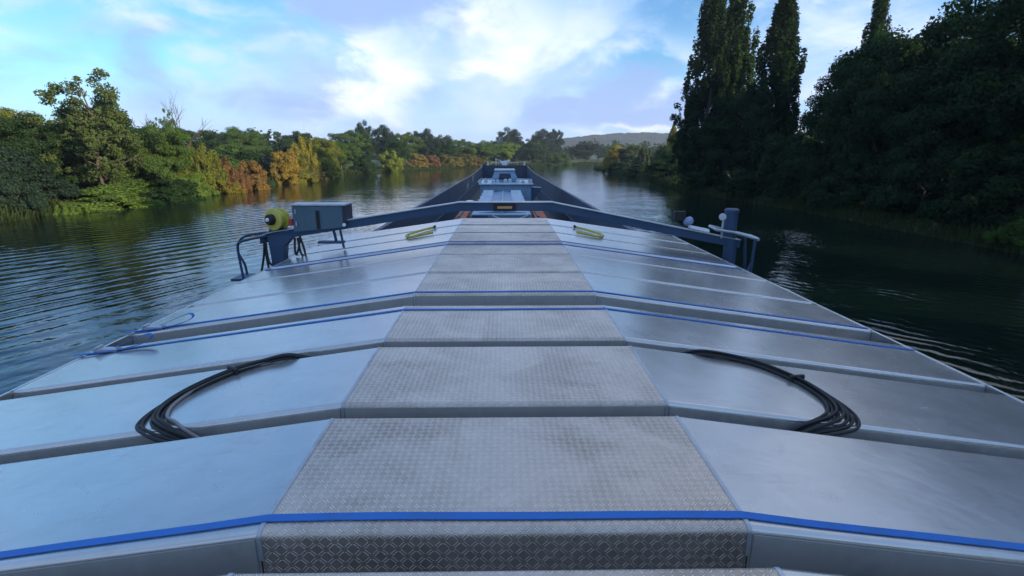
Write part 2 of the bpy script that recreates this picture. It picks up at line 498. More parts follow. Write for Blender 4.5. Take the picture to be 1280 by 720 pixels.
def river_dist(px, py):
    """signed distance to the river's edge (positive on land)"""
    d = np.full(px.shape, 1e9)
    for line in (LBx, RBx):
        for a, b in zip(line[:-1], line[1:]):
            ab = b - a
            t = np.clip(((px - a[0]) * ab[0] + (py - a[1]) * ab[1]) / (ab @ ab), 0, 1)
            d = np.minimum(d, np.hypot(px - a[0] - t * ab[0], py - a[1] - t * ab[1]))
    ins = np.zeros(px.shape, bool)
    n = len(POLY)
    j = n - 1
    for i in range(n):
        xi, yi = POLY[i]
        xj, yj = POLY[j]
        cond = ((yi > py) != (yj > py)) & (px < (xj - xi) * (py - yi) / (yj - yi + 1e-12) + xi)
        ins ^= cond
        j = i
    return np.where(ins, -d, d)


def land_height(px, py):
    d = river_dist(px, py)
    wob = 0.35 * np.sin(px * 0.31 + 1.3) * np.cos(py * 0.27) + 0.25 * np.sin(px * 0.83 + py * 0.61)
    h = np.where(d > 0, 0.12 + 1.5 * (1 - np.exp(-d / 4.0)) + np.clip(d, 0, 60) / 60 * 0.8 + wob * np.clip(d / 6, 0, 1), np.maximum(d * 0.5, -2.0))
    return h


def gz(x, y):
    return float(land_height(np.array([x], float), np.array([y], float))[0])


def grid_mesh(name, xs, ys, hf, mat, smooth=True):
    GX, GY = np.meshgrid(xs, ys)
    Z = hf(GX, GY)
    nx, ny = len(xs), len(ys)
    co = np.stack([GX, GY, Z], -1).reshape(-1, 3)
    i = np.arange((nx - 1) * (ny - 1))
    r, c = i // (nx - 1), i % (nx - 1)
    a = r * nx + c
    q = np.stack([a, a + 1, a + nx + 1, a + nx], -1)
    return np_mesh(name, co, q, mat, smooth)


def np_mesh(name, co, quads, mat, smooth=False):
    me = bpy.data.meshes.new(name)
    nv, nf = len(co), len(quads)
    me.vertices.add(nv)
    me.vertices.foreach_set('co', np.asarray(co, np.float32).ravel())
    me.loops.add(nf * 4)
    me.loops.foreach_set('vertex_index', np.asarray(quads, np.int32).ravel())
    me.polygons.add(nf)
    me.polygons.foreach_set('loop_start', np.arange(0, nf * 4, 4, dtype=np.int32))
    me.polygons.foreach_set('loop_total', np.full(nf, 4, np.int32))
    if smooth:
        me.polygons.foreach_set('use_smooth', np.ones(nf, bool))
    me.update(calc_edges=True)
    me.validate()
    if mat:
        me.materials.append(mat)
    return me


def geo(a, b, step, far, ratio=1.25):
    core = list(np.arange(a, b + step, step))
    s, v = step, core[-1]
    hi = []
    while v < far:
        s *= ratio
        v += s
        hi.append(v)
    s, v = step, core[0]
    lo = []
    while v > -far:
        s *= ratio
        v -= s
        lo.append(v)
    return np.array(lo[::-1] + core + hi)


xs = geo(-90, 130, 2.0, 2900)
ys = geo(-40, 400, 2.5, 2900)
o = bpy.data.objects.new('ground', grid_mesh('ground', xs, ys, land_height, GROUND))
COL.objects.link(o)
tag(o, kind='structure')

w = MB()
w.add([(-700, -600, 0), (900, -600, 0), (900, 800, 0), (-700, 800, 0)], [(0, 1, 2, 3)])
tag(w.build('river_water', WATER), kind='structure')


def hill_h(x, y):
    rs = np.random.RandomState(3)
    base = 66 * np.exp(-((y - 1500) / 260.0) ** 2)
    side = 1 / (1 + np.exp(-(x - 90) / 80.0))
    fall = 1 / (1 + np.exp((x - 2300) / 120.0))
    und = 1 + 0.05 * np.sin(x * 0.006 + 1) + 0.02 * np.sin(x * 0.02)
    rough = rs.rand(*x.shape) * 7.0
    return base * side * fall * und + (rough * np.clip(base * side / 12, 0, 1)) - 1.5


o = bpy.data.objects.new('hill', grid_mesh('hill', np.arange(-300, 2700, 11.0), np.arange(980, 2000, 14.0), hill_h, HILL))
COL.objects.link(o)
tag(o, kind='structure')

# air: one even haze around everything
hz = MB()
hz.box(-3600, 3600, -3600, 3600, -3.2, 110)
hm, g, out = newmat('haze')
vol = g.n('ShaderNodeVolumePrincipled', {'Color': (0.80, 0.88, 1.0, 1), 'Density': 0.0002, 'Anisotropy': 0.2})
g.t.links.new(vol.outputs[0], out.inputs['Volume'])
tag(hz.build('haze', hm), kind='stuff')

# ------------------------------------------------------------------ foliage
rng = np.random.RandomState(7)


def leaf_cards(centers, normals, size, rs, aspect=1.5):
    n = len(centers)
    rnd = rs.randn(n, 3)
    t = np.cross(normals, rnd)
    t /= np.linalg.norm(t, axis=1, keepdims=True) + 1e-9
    b = np.cross(normals, t)
    sz = size * (0.6 + 0.8 * rs.rand(n, 1))
    t, b = t * sz * aspect * 0.5, b * sz * 0.5
    bend = normals * sz * 0.12
    co = np.stack([centers - t, centers - b + bend, centers + t, centers + b + bend], 1).reshape(-1, 3)
    q = np.arange(n * 4).reshape(n, 4)
    return co, q


def clump_leaves(cl, n, leaf, rs, center, out_bias=0.55, aspect=1.5):
    """cl: list of (x,y,z, rx,ry,rz) clumps; leaves sit mostly on each clump's shell"""
    cl = np.array(cl)
    vol = (cl[:, 3] * cl[:, 4] + cl[:, 4] * cl[:, 5] + cl[:, 3] * cl[:, 5])
    idx = rs.choice(len(cl), n, p=vol / vol.sum())
    d = rs.randn(n, 3)
    d /= np.linalg.norm(d, axis=1, keepdims=True)
    rad = 0.55 + 0.5 * rs.rand(n, 1) + 0.18 * rs.randn(n, 1) * (rs.rand(n, 1) < 0.35)
    p = cl[idx, :3] + d * cl[idx, 3:] * rad
    nrm = d * out_bias + 0.25 * (p - center) / (np.linalg.norm(p - center, axis=1, keepdims=True) + 1e-6) + 0.7 * rs.randn(n, 3) * 0.6 + np.array([0, 0, 0.18])
    nrm /= np.linalg.norm(nrm, axis=1, keepdims=True)
    return leaf_cards(p, nrm, leaf, rs, aspect)


def crown_broad(seed, n=46000, leaf=0.0125, W=0.74, gap=0.0, nclump=110):
    rs = np.random.RandomState(seed)
    cl = []
    while len(cl) < nclump:
        d = rs.randn(3)
        d /= np.linalg.norm(d)
        r = rs.rand() ** 0.45
        lump = 1 + 0.22 * math.sin(3 * math.atan2(d[1], d[0]) + seed) + 0.15 * math.sin(5 * d[2] + seed * 2)
        p = np.array([d[0] * W / 2 * r * lump, d[1] * W / 2 * r * lump, 0.53 + d[2] * 0.45 * r])
        if p[2] < 0.08:
            continue
        k = rs.uniform(0.045, 0.105) * (1 - gap)
        cl.append((*p, k, k, k * 0.8))
    return clump_leaves(cl, n, leaf, rs, np.array([0, 0, 0.5]))


def crown_open(seed, n=15000, leaf=0.0115):
    return crown_broad(seed, n, leaf, 0.62, 0.5, 170)


def crown_poplar(seed, n=36000, leaf=0.0085, W=0.20):
    rs = np.random.RandomState(seed)
    cl = []
    for i in range(210):
        z = rs.rand() ** 0.9
        prof = (min(1, z / 0.16 + 0.35)) * (1 - max(0, (z - 0.3) / 0.7) ** 1.9) + 0.03
        a = rs.rand() * 6.283
        r = W / 2 * prof * rs.rand() ** 0.5 * rs.uniform(0.75, 1.25)
        k = rs.uniform(0.010, 0.021)
        cl.append((r * math.cos(a), r * math.sin(a), 0.03 + 0.94 * z, k, k, k * rs.uniform(2.4, 5.0)))
    return clump_leaves(cl, n, leaf, rs, np.array([0, 0, 0.5]), 0.6, 1.6)


def crown_bush(seed, n=27000, leaf=0.0235, nclump=85, flat=0.0):
    rs = np.random.RandomState(seed)
    cl = []
    while len(cl) < nclump:
        d = rs.randn(3)
        d /= np.linalg.norm(d)
        d[2] = abs(d[2])
        r = rs.rand() ** 0.4
        lump = 1 + 0.2 * math.sin(2 * math.atan2(d[1], d[0]) + seed) + 0.12 * math.sin(5 * math.atan2(d[1], d[0]) + 2 * seed)
        z = d[2] * 0.86 * r * (1 - flat * 0.2) + 0.05
        k = rs.uniform(0.06, 0.14)
        cl.append((d[0] * 0.46 * r * lump, d[1] * 0.46 * r * lump, z, k, k, k * 0.8))
    return clump_leaves(cl, n, leaf, rs, np.array([0, 0, 0.2]))


def crown_feather(seed, n=18000, leaf=0.019):
    """fine upright sprays: willow scrub"""
    rs = np.random.RandomState(seed)
    cl = []
    for i in range(90):
        a = rs.rand() * 6.283
        r = 0.44 * rs.rand() ** 0.5
        h = (1 - (r / 0.5) ** 2) * rs.uniform(0.7, 1.0)
        z = rs.uniform(0.25, 0.95) * h
        cl.append((r * math.cos(a), r * math.sin(a), z + 0.03, 0.05, 0.05, rs.uniform(0.1, 0.17)))
    return clump_leaves(cl, n, leaf, rs, np.array([0, 0, 0.2]), 0.5, 2.2)


def trunk_mesh(seed, h=0.85, r=0.022, limbs=9, spread=0.26, z0=0.12, name='trunk'):
    rs = random.Random(seed)
    mb = MB()
    pts = [(rs.uniform(-.006, .006) * i, rs.uniform(-.006, .006) * i, -0.03 + (h + 0.03) * i / 6) for i in range(7)]
    mb.tube(pts, r, 8, r * 0.25)
    for i in range(limbs):
        z = z0 + (h - z0) * 0.8 * (i + rs.random()) / limbs
        a = rs.random() * 6.283
        L = spread * rs.uniform(0.6, 1.1) * (1.15 - 0.75 * z / h)
        k = min(6, int(z / h * 6))
        bx, by = pts[k][0], pts[k][1]
        up = rs.uniform(0.3, 0.8) * L
        q = [(bx, by, z), (bx + math.cos(a) * L * 0.5, by + math.sin(a) * L * 0.5, z + up * 0.6), (bx + math.cos(a + 0.3) * L, by + math.sin(a + 0.3) * L, z + up * 1.1)]
        mb.tube(curve_pts(q, 5), r * 0.42, 6, r * 0.1)
    o = mb.build(name, BARK, None, True)
    me = o.data
    bpy.data.objects.remove(o)
    return me


KINDS = {}


def kind(name, crowns, trunks, w):
    KINDS[name] = ([np_mesh('crown', c[0], c[1], LEAF) for c in crowns], trunks, w)


kind('broad', [crown_broad(1), crown_broad(2), crown_broad(3, W=0.8)], [trunk_mesh(1), trunk_mesh(2), trunk_mesh(3)], 0.72)
kind('open', [crown_open(11), crown_open(12)], [trunk_mesh(4, 0.84, 0.014, 16), trunk_mesh(5, 0.84, 0.014, 16)], 0.62)
kind('poplar', [crown_poplar(21), crown_poplar(22), crown_poplar(23)], [trunk_mesh(6, 0.9, 0.012, 14, 0.07, 0.05), trunk_mesh(7, 0.9, 0.012, 14, 0.07, 0.05), trunk_mesh(8, 0.9, 0.012, 14, 0.07, 0.05)], 0.20)
kind('bush', [crown_bush(31), crown_bush(32), crown_bush(33)], [trunk_mesh(9, 0.6, 0.02, 8, 0.3, 0.03, 'stem'), trunk_mesh(10, 0.6, 0.02, 8, 0.3, 0.03, 'stem'), trunk_mesh(13, 0.6, 0.02, 8, 0.3, 0.03, 'stem')], 1.0)
kind('scrub', [crown_feather(41), crown_feather(42)], [trunk_mesh(11, 0.6, 0.018, 9, 0.3, 0.03, 'stem'), trunk_mesh(12, 0.6, 0.018, 9, 0.3, 0.03, 'stem')], 0.95)
KC = {}
# base leaf colours
DKG, MDG, OLV, LGT, YEL, ORG, REDB, GRG, BLG = ((0.024, 0.050, 0.016), (0.060, 0.105, 0.024), (0.118, 0.135, 0.026), (0.105, 0.165, 0.032),
    (0.21, 0.19, 0.030), (0.24, 0.135, 0.028), (0.155, 0.088, 0.042), (0.075, 0.095, 0.050), (0.022, 0.042, 0.026))


def plant(kd, name, x, y, h, w, col, label, cat, group=None, rot=None, sink=0.0):
    cr, tr, w0 = KINDS[kd]
    i = KC.get(kd, 0)
    KC[kd] = i + 1
    root = empty(name, (x, y, gz(x, y) - sink), label, cat, group)
    root.rotation_euler = (0, 0, rot if rot is not None else (i * 2.399) % 6.283)
    root.scale = (w / w0, w / w0, h)
    c = bpy.data.objects.new('crown' if kd in ('broad', 'open', 'poplar') else 'foliage', cr[i % len(cr)])
    c.color = (*col, 1)
    t = bpy.data.objects.new('trunk' if kd in ('broad', 'open', 'poplar') else 'stem', tr[i % len(tr)])
    for o in (c, t):
        COL.objects.link(o)
        o.parent = root
    return root


# --- left bank, near
plant('open', 'tall_tree', -47.2, 62, 15.0, 9.5, (0.066, 0.092, 0.028), 'tall open crowned tree with sky showing through, highest on the left bank', 'tree', rot=0.4)
plant('open', 'edge_tree', -58.5, 57, 11.4, 5.5, OLV, 'loose leaved tree cut by the left edge of the picture', 'tree')
plant('broad', 'round_tree', -49.5, 66, 11.5, 9, DKG, 'dark round tree just right of the tall open crowned tree', 'tree')
plant('broad', 'round_tree', -45.8, 71, 9.6, 7, MDG, 'dark tree beneath the bare forked branches on the left bank', 'tree')
plant('broad', 'round_tree', -53, 61, 8.8, 8.5, DKG, 'dark rounded tree in front of and left of the tall open crowned tree', 'tree')
plant('broad', 'olive_tree', -59, 65, 9.0, 9, OLV, 'olive green tree with pale sunlit top near the left edge', 'tree')
plant('broad', 'olive_tree', -66, 72, 9.6, 10, OLV, 'pale topped olive tree farthest back at the left edge', 'tree')
plant('bush', 'olive_bush', -50, 52, 6.5, 8, BLG, 'dark bush in deep shade at the left edge of the picture', 'bush')
plant('bush', 'dark_bush', -46.5, 49.5, 5.2, 5, BLG, 'small dark rounded bush left of the broad low bush', 'bush')
plant('bush', 'low_bush', -44.4, 59, 3.2, 9.5, LGT, 'broad low green bush overhanging the water below the tall tree', 'bush')
plant('bush', 'dark_bush', -43.6, 69, 4.0, 7.5, DKG, 'dark low bush at the water between the broad bush and the red one', 'bush')
plant('scrub', 'olive_scrub', -45.5, 80, 8.0, 6.5, OLV, 'olive green scrub behind the water edge left of the red bush', 'bush')
plant('scrub', 'olive_scrub', -48.5, 76, 8.8, 6, OLV, 'taller olive scrub beside the bare branches', 'bush')
plant('open', 'sapling', -49.3, 79, 11.0, 3.2, MDG, 'slim sapling rising above the olive scrub', 'tree')
plant('bush', 'green_bush', -44.5, 75, 4.0, 5, LGT, 'light green low bush below the olive scrub', 'bush')
plant('scrub', 'reed_clump', -43.8, 52, 1.9, 3, LGT, 'clump of light green reeds at the water near the left edge', 'reeds')
# --- left bank, the coloured autumn bushes
plant('scrub', 'red_bush', -43.8, 84, 6.2, 6, REDB, 'reddish brown autumn bush, left of the two at the water', 'bush')
plant('bush', 'red_bush', -43.5, 90, 6.0, 6, (0.17, 0.11, 0.036), 'orange brown autumn bush between the red bush and the yellow willows', 'bush')
plant('bush', 'yellow_bush', -42.8, 82, 3.0, 4, (0.17, 0.15, 0.03), 'small yellow green bush at the foot of the red bush', 'bush')
plant('bush', 'willow_bush', -45.5, 110, 8.2, 8, (0.20, 0.145, 0.03), 'rounded willow bush with an orange top', 'bush')
plant('bush', 'willow_bush', -45.0, 112, 7.0, 8, (0.15, 0.15, 0.03), 'soft olive yellow willow bush in front of the orange topped one', 'bush')
plant('scrub', 'yellow_tree', -48.5, 128, 10.8, 8, YEL, 'tall yellow bush, highest of the yellow ones', 'bush')
plant('bush', 'yellow_tree', -46.8, 134, 9.2, 9, (0.18, 0.19, 0.03), 'bright yellow green bush at the water right of the tall yellow one', 'bush')
plant('bush', 'straw_bush', -46.8, 128, 3.0, 7, (0.20, 0.17, 0.06), 'straw coloured low bush at the foot of the yellow bushes', 'bush')
plant('broad', 'bank_tree', -51, 150, 10.2, 9, OLV, 'olive tree right of the bright yellow bushes', 'tree')
plant('broad', 'bank_tree', -51, 165, 9.4, 10, MDG, 'mid green tree between the olive tree and the dark bush', 'tree')
plant('bush', 'shadow_bush', -46.8, 176, 6.8, 9, DKG, 'dark green bush at the water left of the bright bush', 'bush')
plant('bush', 'bright_bush', -40.8, 190, 9.6, 11, (0.13, 0.16, 0.028), 'bright yellow green bush alone at mid distance on the left bank', 'bush')
plant('broad', 'bank_tree', -42.5, 205, 10.5, 10, DKG, 'dark tree just right of the bright yellow green bush', 'tree')
cols = [(0.19, 0.15, 0.05), (0.16, 0.09, 0.045), (0.12, 0.12, 0.03), (0.15, 0.13, 0.035), (0.10, 0.10, 0.03), (0.15, 0.10, 0.04), (0.09, 0.11, 0.028)]
words = ['straw yellow low bush, first along the far left bank', 'reddish low bush after the straw yellow one on the far left bank', 'olive low bush midway along the far left bank', 'ochre low bush beside the olive one on the far left bank',
         'dull green low bush near the left of the bow', 'rusty low bush next to the bow on the left', 'green low bush touching the bow outline on the left']
for (x, y), c, lb in zip([(-34, 215), (-29.5, 228), (-25, 240), (-21, 252), (-17.2, 262), (-14, 274), (-9, 285)], cols, words):
    plant('bush', 'far_bush', x - 2.0, y + 3, 5.2 + (x * 7 % 3) * 0.6, 9, c, lb, 'bush')
for i, (x, y, h, w) in enumerate([(-51, 47, 4, 7), (-56, 50, 5, 8), (-50, 56, 4, 7), (-55, 59, 5, 9), (-51, 70, 5, 8), (-58, 70, 6, 10), (-53, 77, 5, 8), (-60, 80, 6, 10), (-52, 86, 5, 8), (-58, 92, 6, 10), (-52, 97, 5.5, 9), (-60, 104, 6.5, 11), (-54, 112, 6, 10), (-62, 120, 7, 12), (-70, 95, 7, 12), (-72, 110, 7.5, 12), (-66, 132, 7, 12), (-58, 142, 7, 11)]):
    plant('bush', 'undergrowth_bush', x, y, h, w, (DKG, MDG, BLG)[i % 3], 'dark undergrowth bush in the shade between the left bank trees', 'bush', 'undergrowth bushes behind the left shore')
# --- treeline behind the left bank
for x, y, h, w, c, lb in [(-88, 150, 11, 15, DKG, 'dark tree in the back row above the red bush'), (-78, 158, 11.4, 14, MDG, 'mid green back row tree above the orange bush'), (-84, 175, 12.6, 15, DKG, 'highest dark tree of the back row left of the yellow bushes'),
                          (-72, 185, 12.4, 14, DKG, 'dark back row tree behind the tall yellow bush'), (-104, 160, 11.5, 15, MDG, 'mid green back row tree right of the sapling'), (-118, 165, 12, 15, DKG, 'dark back row tree behind the bare branches')]:
    plant('broad', 'back_tree', x, y, h, w, c, lb, 'tree')
for x, y, h, w, c, lb in [(-66, 222, 14.5, 16, MDG, 'green back tree behind the olive bank tree'), (-60.5, 230, 17.5, 8, DKG, 'small round topped tree standing above the left treeline'), (-53, 238, 17, 12, BLG, 'loose dark tree right of the round topped one'),
                          (-46, 246, 15, 14, MDG, 'green back tree above the bright yellow green bush'), (-38, 254, 16, 13, BLG, 'dark back tree after the bright bush'), (-31, 268, 14, 13, DKG, 'dark back tree above the ochre low bush'),
                          (-22, 285, 13.5, 14, MDG, 'green back tree above the rusty low bush'), (-12, 300, 12.5, 14, MDG, 'green back tree directly left of the bow'), (0, 318, 12.5, 15, LGT, 'lighter green tree just behind the bow'), (18, 345, 13, 15, DKG, 'dark tree behind the bow on the right')]:
    plant('broad', 'back_tree', x, y, h, w, c, lb, 'tree')
# --- far clump ahead
plant('broad', 'great_tree', 4, 430, 25, 22, BLG, 'great dark tree ahead, left of the far pair', 'tree')
plant('broad', 'great_tree', 29, 432, 24.5, 24, BLG, 'great dark tree ahead, right of the far pair', 'tree')
plant('broad', 'great_tree', 42, 436, 25.5, 13, BLG, 'narrower dark tree at the right end of the far pair', 'tree')
plant('bush', 'far_round_bush', 34, 336, 9.5, 18, (0.055, 0.10, 0.03), 'rounded green bush on the far bank where the river turns', 'bush')
for x, y, h, c, lb in [(62, 400, 13.5, BLG, 'dark far tree right of the great pair'), (84, 410, 12, MDG, 'far tree left of the hill, second past the great pair'), (104, 405, 10.5, DKG, 'far tree at the foot of the hill above the yellow bush'), (125, 400, 10, BLG, 'far tree at the foot of the hill right of the yellow bush')]:
    plant('broad', 'far_tree', x, y, h, 24, c, lb, 'tree')
# --- right bank, far to near
plant('bush', 'sunlit_bush', 42, 198, 10.2, 10, (0.22, 0.19, 0.03), 'sunlit yellow bush at the far end of the right bank', 'bush')
plant('bush', 'pale_bush', 45.5, 188, 8.6, 11, GRG, 'grey green bush right of the sunlit yellow one', 'bush')
plant('scrub', 'pale_bush', 44.5, 168, 7.8, 8, GRG, 'feathery grey green bush in the middle of the right far bank', 'bush')
plant('scrub', 'pale_bush', 45.5, 150, 8.2, 8, (0.085, 0.10, 0.045), 'tall feathery bush left of the narrow yellow tree', 'bush')
plant('poplar', 'narrow_tree', 47, 148, 12.6, 4, (0.17, 0.17, 0.04), 'narrow yellow green tree on the right far bank', 'tree')
plant('bush', 'bank_bush', 41, 128, 7.5, 10, MDG, 'green bush on the right bank left of the loose shaded tree', 'bush')
plant('bush', 'bank_bush', 38.5, 150, 3.2, 9, DKG, 'low dark bush at the water below the grey green bushes', 'bush')
plant('bush', 'bank_bush', 36.8, 118, 4.5, 10, DKG, 'low dark bush at the water before the poplars', 'bush')
plant('bush', 'bank_bush', 39.5, 182, 3.0, 9, DKG, 'low dark bush at the water below the sunlit yellow bush', 'bush')
DKR, DK2 = (0.013, 0.032, 0.010), (0.022, 0.050, 0.012)  # right-bank leaf colours darkened to carry that bank's deep shade
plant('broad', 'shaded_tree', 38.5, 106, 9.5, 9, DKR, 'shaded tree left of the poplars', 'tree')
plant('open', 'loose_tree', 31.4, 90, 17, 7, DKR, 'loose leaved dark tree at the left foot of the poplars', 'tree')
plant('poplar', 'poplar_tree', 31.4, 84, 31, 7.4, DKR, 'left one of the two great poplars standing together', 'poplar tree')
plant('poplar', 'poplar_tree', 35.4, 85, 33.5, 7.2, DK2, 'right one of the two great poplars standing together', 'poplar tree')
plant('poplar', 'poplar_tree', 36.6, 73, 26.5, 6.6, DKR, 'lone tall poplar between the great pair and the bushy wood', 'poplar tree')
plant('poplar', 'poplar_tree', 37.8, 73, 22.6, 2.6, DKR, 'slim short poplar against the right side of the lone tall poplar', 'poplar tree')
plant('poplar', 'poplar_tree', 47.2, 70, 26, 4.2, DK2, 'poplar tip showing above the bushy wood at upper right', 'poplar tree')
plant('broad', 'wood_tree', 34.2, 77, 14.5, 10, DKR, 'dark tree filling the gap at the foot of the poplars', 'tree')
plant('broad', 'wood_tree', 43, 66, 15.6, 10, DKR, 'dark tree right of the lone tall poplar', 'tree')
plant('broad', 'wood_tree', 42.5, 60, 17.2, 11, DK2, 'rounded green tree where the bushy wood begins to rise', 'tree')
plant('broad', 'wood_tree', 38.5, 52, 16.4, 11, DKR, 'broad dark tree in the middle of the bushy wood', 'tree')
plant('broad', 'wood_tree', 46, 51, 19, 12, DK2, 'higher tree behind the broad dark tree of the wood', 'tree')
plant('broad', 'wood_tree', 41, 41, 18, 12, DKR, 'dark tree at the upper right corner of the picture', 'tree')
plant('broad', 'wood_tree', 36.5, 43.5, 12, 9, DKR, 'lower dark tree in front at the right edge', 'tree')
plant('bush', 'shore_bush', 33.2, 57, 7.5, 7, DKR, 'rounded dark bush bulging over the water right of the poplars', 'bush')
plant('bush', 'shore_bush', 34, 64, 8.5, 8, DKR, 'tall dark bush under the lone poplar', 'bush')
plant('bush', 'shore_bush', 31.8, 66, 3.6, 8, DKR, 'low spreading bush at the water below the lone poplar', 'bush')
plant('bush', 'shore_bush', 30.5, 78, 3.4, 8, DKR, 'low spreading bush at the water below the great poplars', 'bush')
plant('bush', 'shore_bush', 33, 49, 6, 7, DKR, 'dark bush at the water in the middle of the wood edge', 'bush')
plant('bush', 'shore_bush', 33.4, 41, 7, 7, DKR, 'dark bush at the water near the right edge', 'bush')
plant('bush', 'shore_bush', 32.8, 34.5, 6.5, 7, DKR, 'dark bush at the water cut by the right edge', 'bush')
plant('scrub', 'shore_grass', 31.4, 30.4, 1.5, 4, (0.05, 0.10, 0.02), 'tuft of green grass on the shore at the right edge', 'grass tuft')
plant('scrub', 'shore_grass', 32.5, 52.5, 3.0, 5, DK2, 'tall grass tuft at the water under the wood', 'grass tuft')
# the same wood, unseen beside and behind the boat, heights set for its shade
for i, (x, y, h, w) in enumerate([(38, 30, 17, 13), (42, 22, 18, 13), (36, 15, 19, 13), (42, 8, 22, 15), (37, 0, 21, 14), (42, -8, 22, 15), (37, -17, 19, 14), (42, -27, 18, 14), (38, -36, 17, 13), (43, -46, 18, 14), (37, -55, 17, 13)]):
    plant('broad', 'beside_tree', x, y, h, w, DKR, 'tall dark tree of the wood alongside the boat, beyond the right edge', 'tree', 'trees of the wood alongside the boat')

# bare forked tree
bt = empty('bare_tree', (-47.2, 72.5, gz(-47.2, 72.5)), 'leafless forked tree sticking out of the dark bushes', 'tree')
rs = random.Random(5)
mb = MB()
base = Vector((-47.2, 72.5, gz(-47.2, 72.5)))


def fork(p, d, L, r, n):
    q = p + d * L
    mid = p + d * L * 0.5 + Vector((rs.uniform(-1, 1), rs.uniform(-1, 1), 0)) * L * 0.06
    mb.tube(curve_pts([p, mid, q], 5), r, 6, r * 0.55)
    if n:
        for k in range(rs.choice((2, 3))):
            dd = (d + Vector((rs.uniform(-.55, .55), rs.uniform(-.5, .5), rs.uniform(-.05, .35)))).normalized()
            fork(q - d * L * rs.uniform(0, .25), dd, L * rs.uniform(0.55, 0.8), r * 0.55, n - 1)


fork(base, Vector((0.1, 0, 1)).normalized(), 5.2, 0.16, 4)
fork(base + Vector((1.0, 0, 0)), Vector((0.38, 0, 1)).normalized(), 5.0, 0.14, 4)
mb.build('branches', BARK, bt, True)

# far woodland reading as one mass
rs = np.random.RandomState(55)
cl = []
for i in range(620):
    t = rs.rand()
    band = rs.randint(4)
    if band == 0:
        x, y, hh = rs.uniform(-330, -80), rs.uniform(190, 330), rs.uniform(9, 15)
    elif band == 1:
        x, y, hh = rs.uniform(-170, 40), rs.uniform(350, 440), rs.uniform(9, 15)
    elif band == 2:
        x, y, hh = rs.uniform(20, 330), rs.uniform(440, 520), rs.uniform(12, 18)
    else:
        x, y, hh = rs.uniform(58, 260), rs.uniform(60, 255), rs.uniform(8, 13)
        if y > 190 and x < 85:
            continue
        if y > 255 or x > 85 - 0.15 * y + 30 and y < 110:
            hh += 3
    if river_dist(np.array([x]), np.array([y]))[0] < 6:
        continue
    for k in range(5):
        r = rs.uniform(2.2, 4.2)
        cl.append((x + rs.uniform(-4, 4), y + rs.uniform(-4, 4), hh * rs.uniform(0.25, 0.95), r, r, r * 0.85))
co, q = clump_leaves(cl, 90000, 1.15, rs, np.array([0, 250, -40]))
o = bpy.data.objects.new('far_woodland', np_mesh('far_woodland', co, q, LEAF))
o.color = (0.034, 0.058, 0.022, 1)
COL.objects.link(o)
tag(o, kind='stuff')

# bank grass: blades along both shores
rs = np.random.RandomState(91)
P = []
for line in (LBx, RBx):
    for a, b in zip(line[:-1], line[1:]):
        if max(a[1], b[1]) < -20 or min(a[1], b[1]) > 330:
            continue
        L = np.hypot(*(b - a))
        n = int(L * 95)
        t = rs.rand(n, 1)
        nr = np.array([-(b - a)[1], (b - a)[0]]) / L
        if line is RBx:
            nr = -nr
        off = rs.rand(n, 1) ** 1.6 * 5.0 - 0.25
        P.append(a + (b - a) * t + nr * off)
P = np.vstack(P)
zz = land_height(P[:, 0], P[:, 1])
n = len(P)
hgt = rs.uniform(0.2, 0.7, n) * (1 + 0.5 * np.sin(P[:, 1] * 0.35) * np.sin(P[:, 1] * 0.11))
ang = rs.rand(n) * 6.283
lean = rs.randn(n, 2) * 0.22
wd = 0.05 + 0.05 * rs.rand(n) + P[:, 1].clip(0) * 0.0006
b0 = np.stack([P[:, 0] - np.cos(ang) * wd, P[:, 1] - np.sin(ang) * wd, zz - 0.1], -1)
b1 = np.stack([P[:, 0] + np.cos(ang) * wd, P[:, 1] + np.sin(ang) * wd, zz - 0.1], -1)
t1 = np.stack([P[:, 0] + lean[:, 0] * hgt + np.cos(ang) * wd * 0.3, P[:, 1] + lean[:, 1] * hgt + np.sin(ang) * wd * 0.3, zz + hgt], -1)
t0 = np.stack([P[:, 0] + lean[:, 0] * hgt - np.cos(ang) * wd * 0.3, P[:, 1] + lean[:, 1] * hgt - np.sin(ang) * wd * 0.3, zz + hgt], -1)
o = bpy.data.objects.new('bank_grass', np_mesh('bank_grass', np.stack([b0, b1, t1, t0], 1).reshape(-1, 3), np.arange(n * 4).reshape(n, 4), LEAF))
o.color = (0.03, 0.046, 0.015, 1)
COL.objects.link(o)
tag(o, kind='stuff')

# ------------------------------------------------------------------ the barge
ZC, ZE, XW, XE = CZ - 1.765, CZ - 2.31, 1.2, 5.0
barge = empty('cargo_barge', (0, 0, 0), 'long river barge with dark blue open hold ahead, seen from its wheelhouse', 'barge')


def outline(y):
    """half width of the hull at station y"""
    if y < 96:
        return 5.6
    return 5.6 * math.sqrt(max(0.0, 1 - ((y - 96) / 17.0) ** 2)) + 0.02


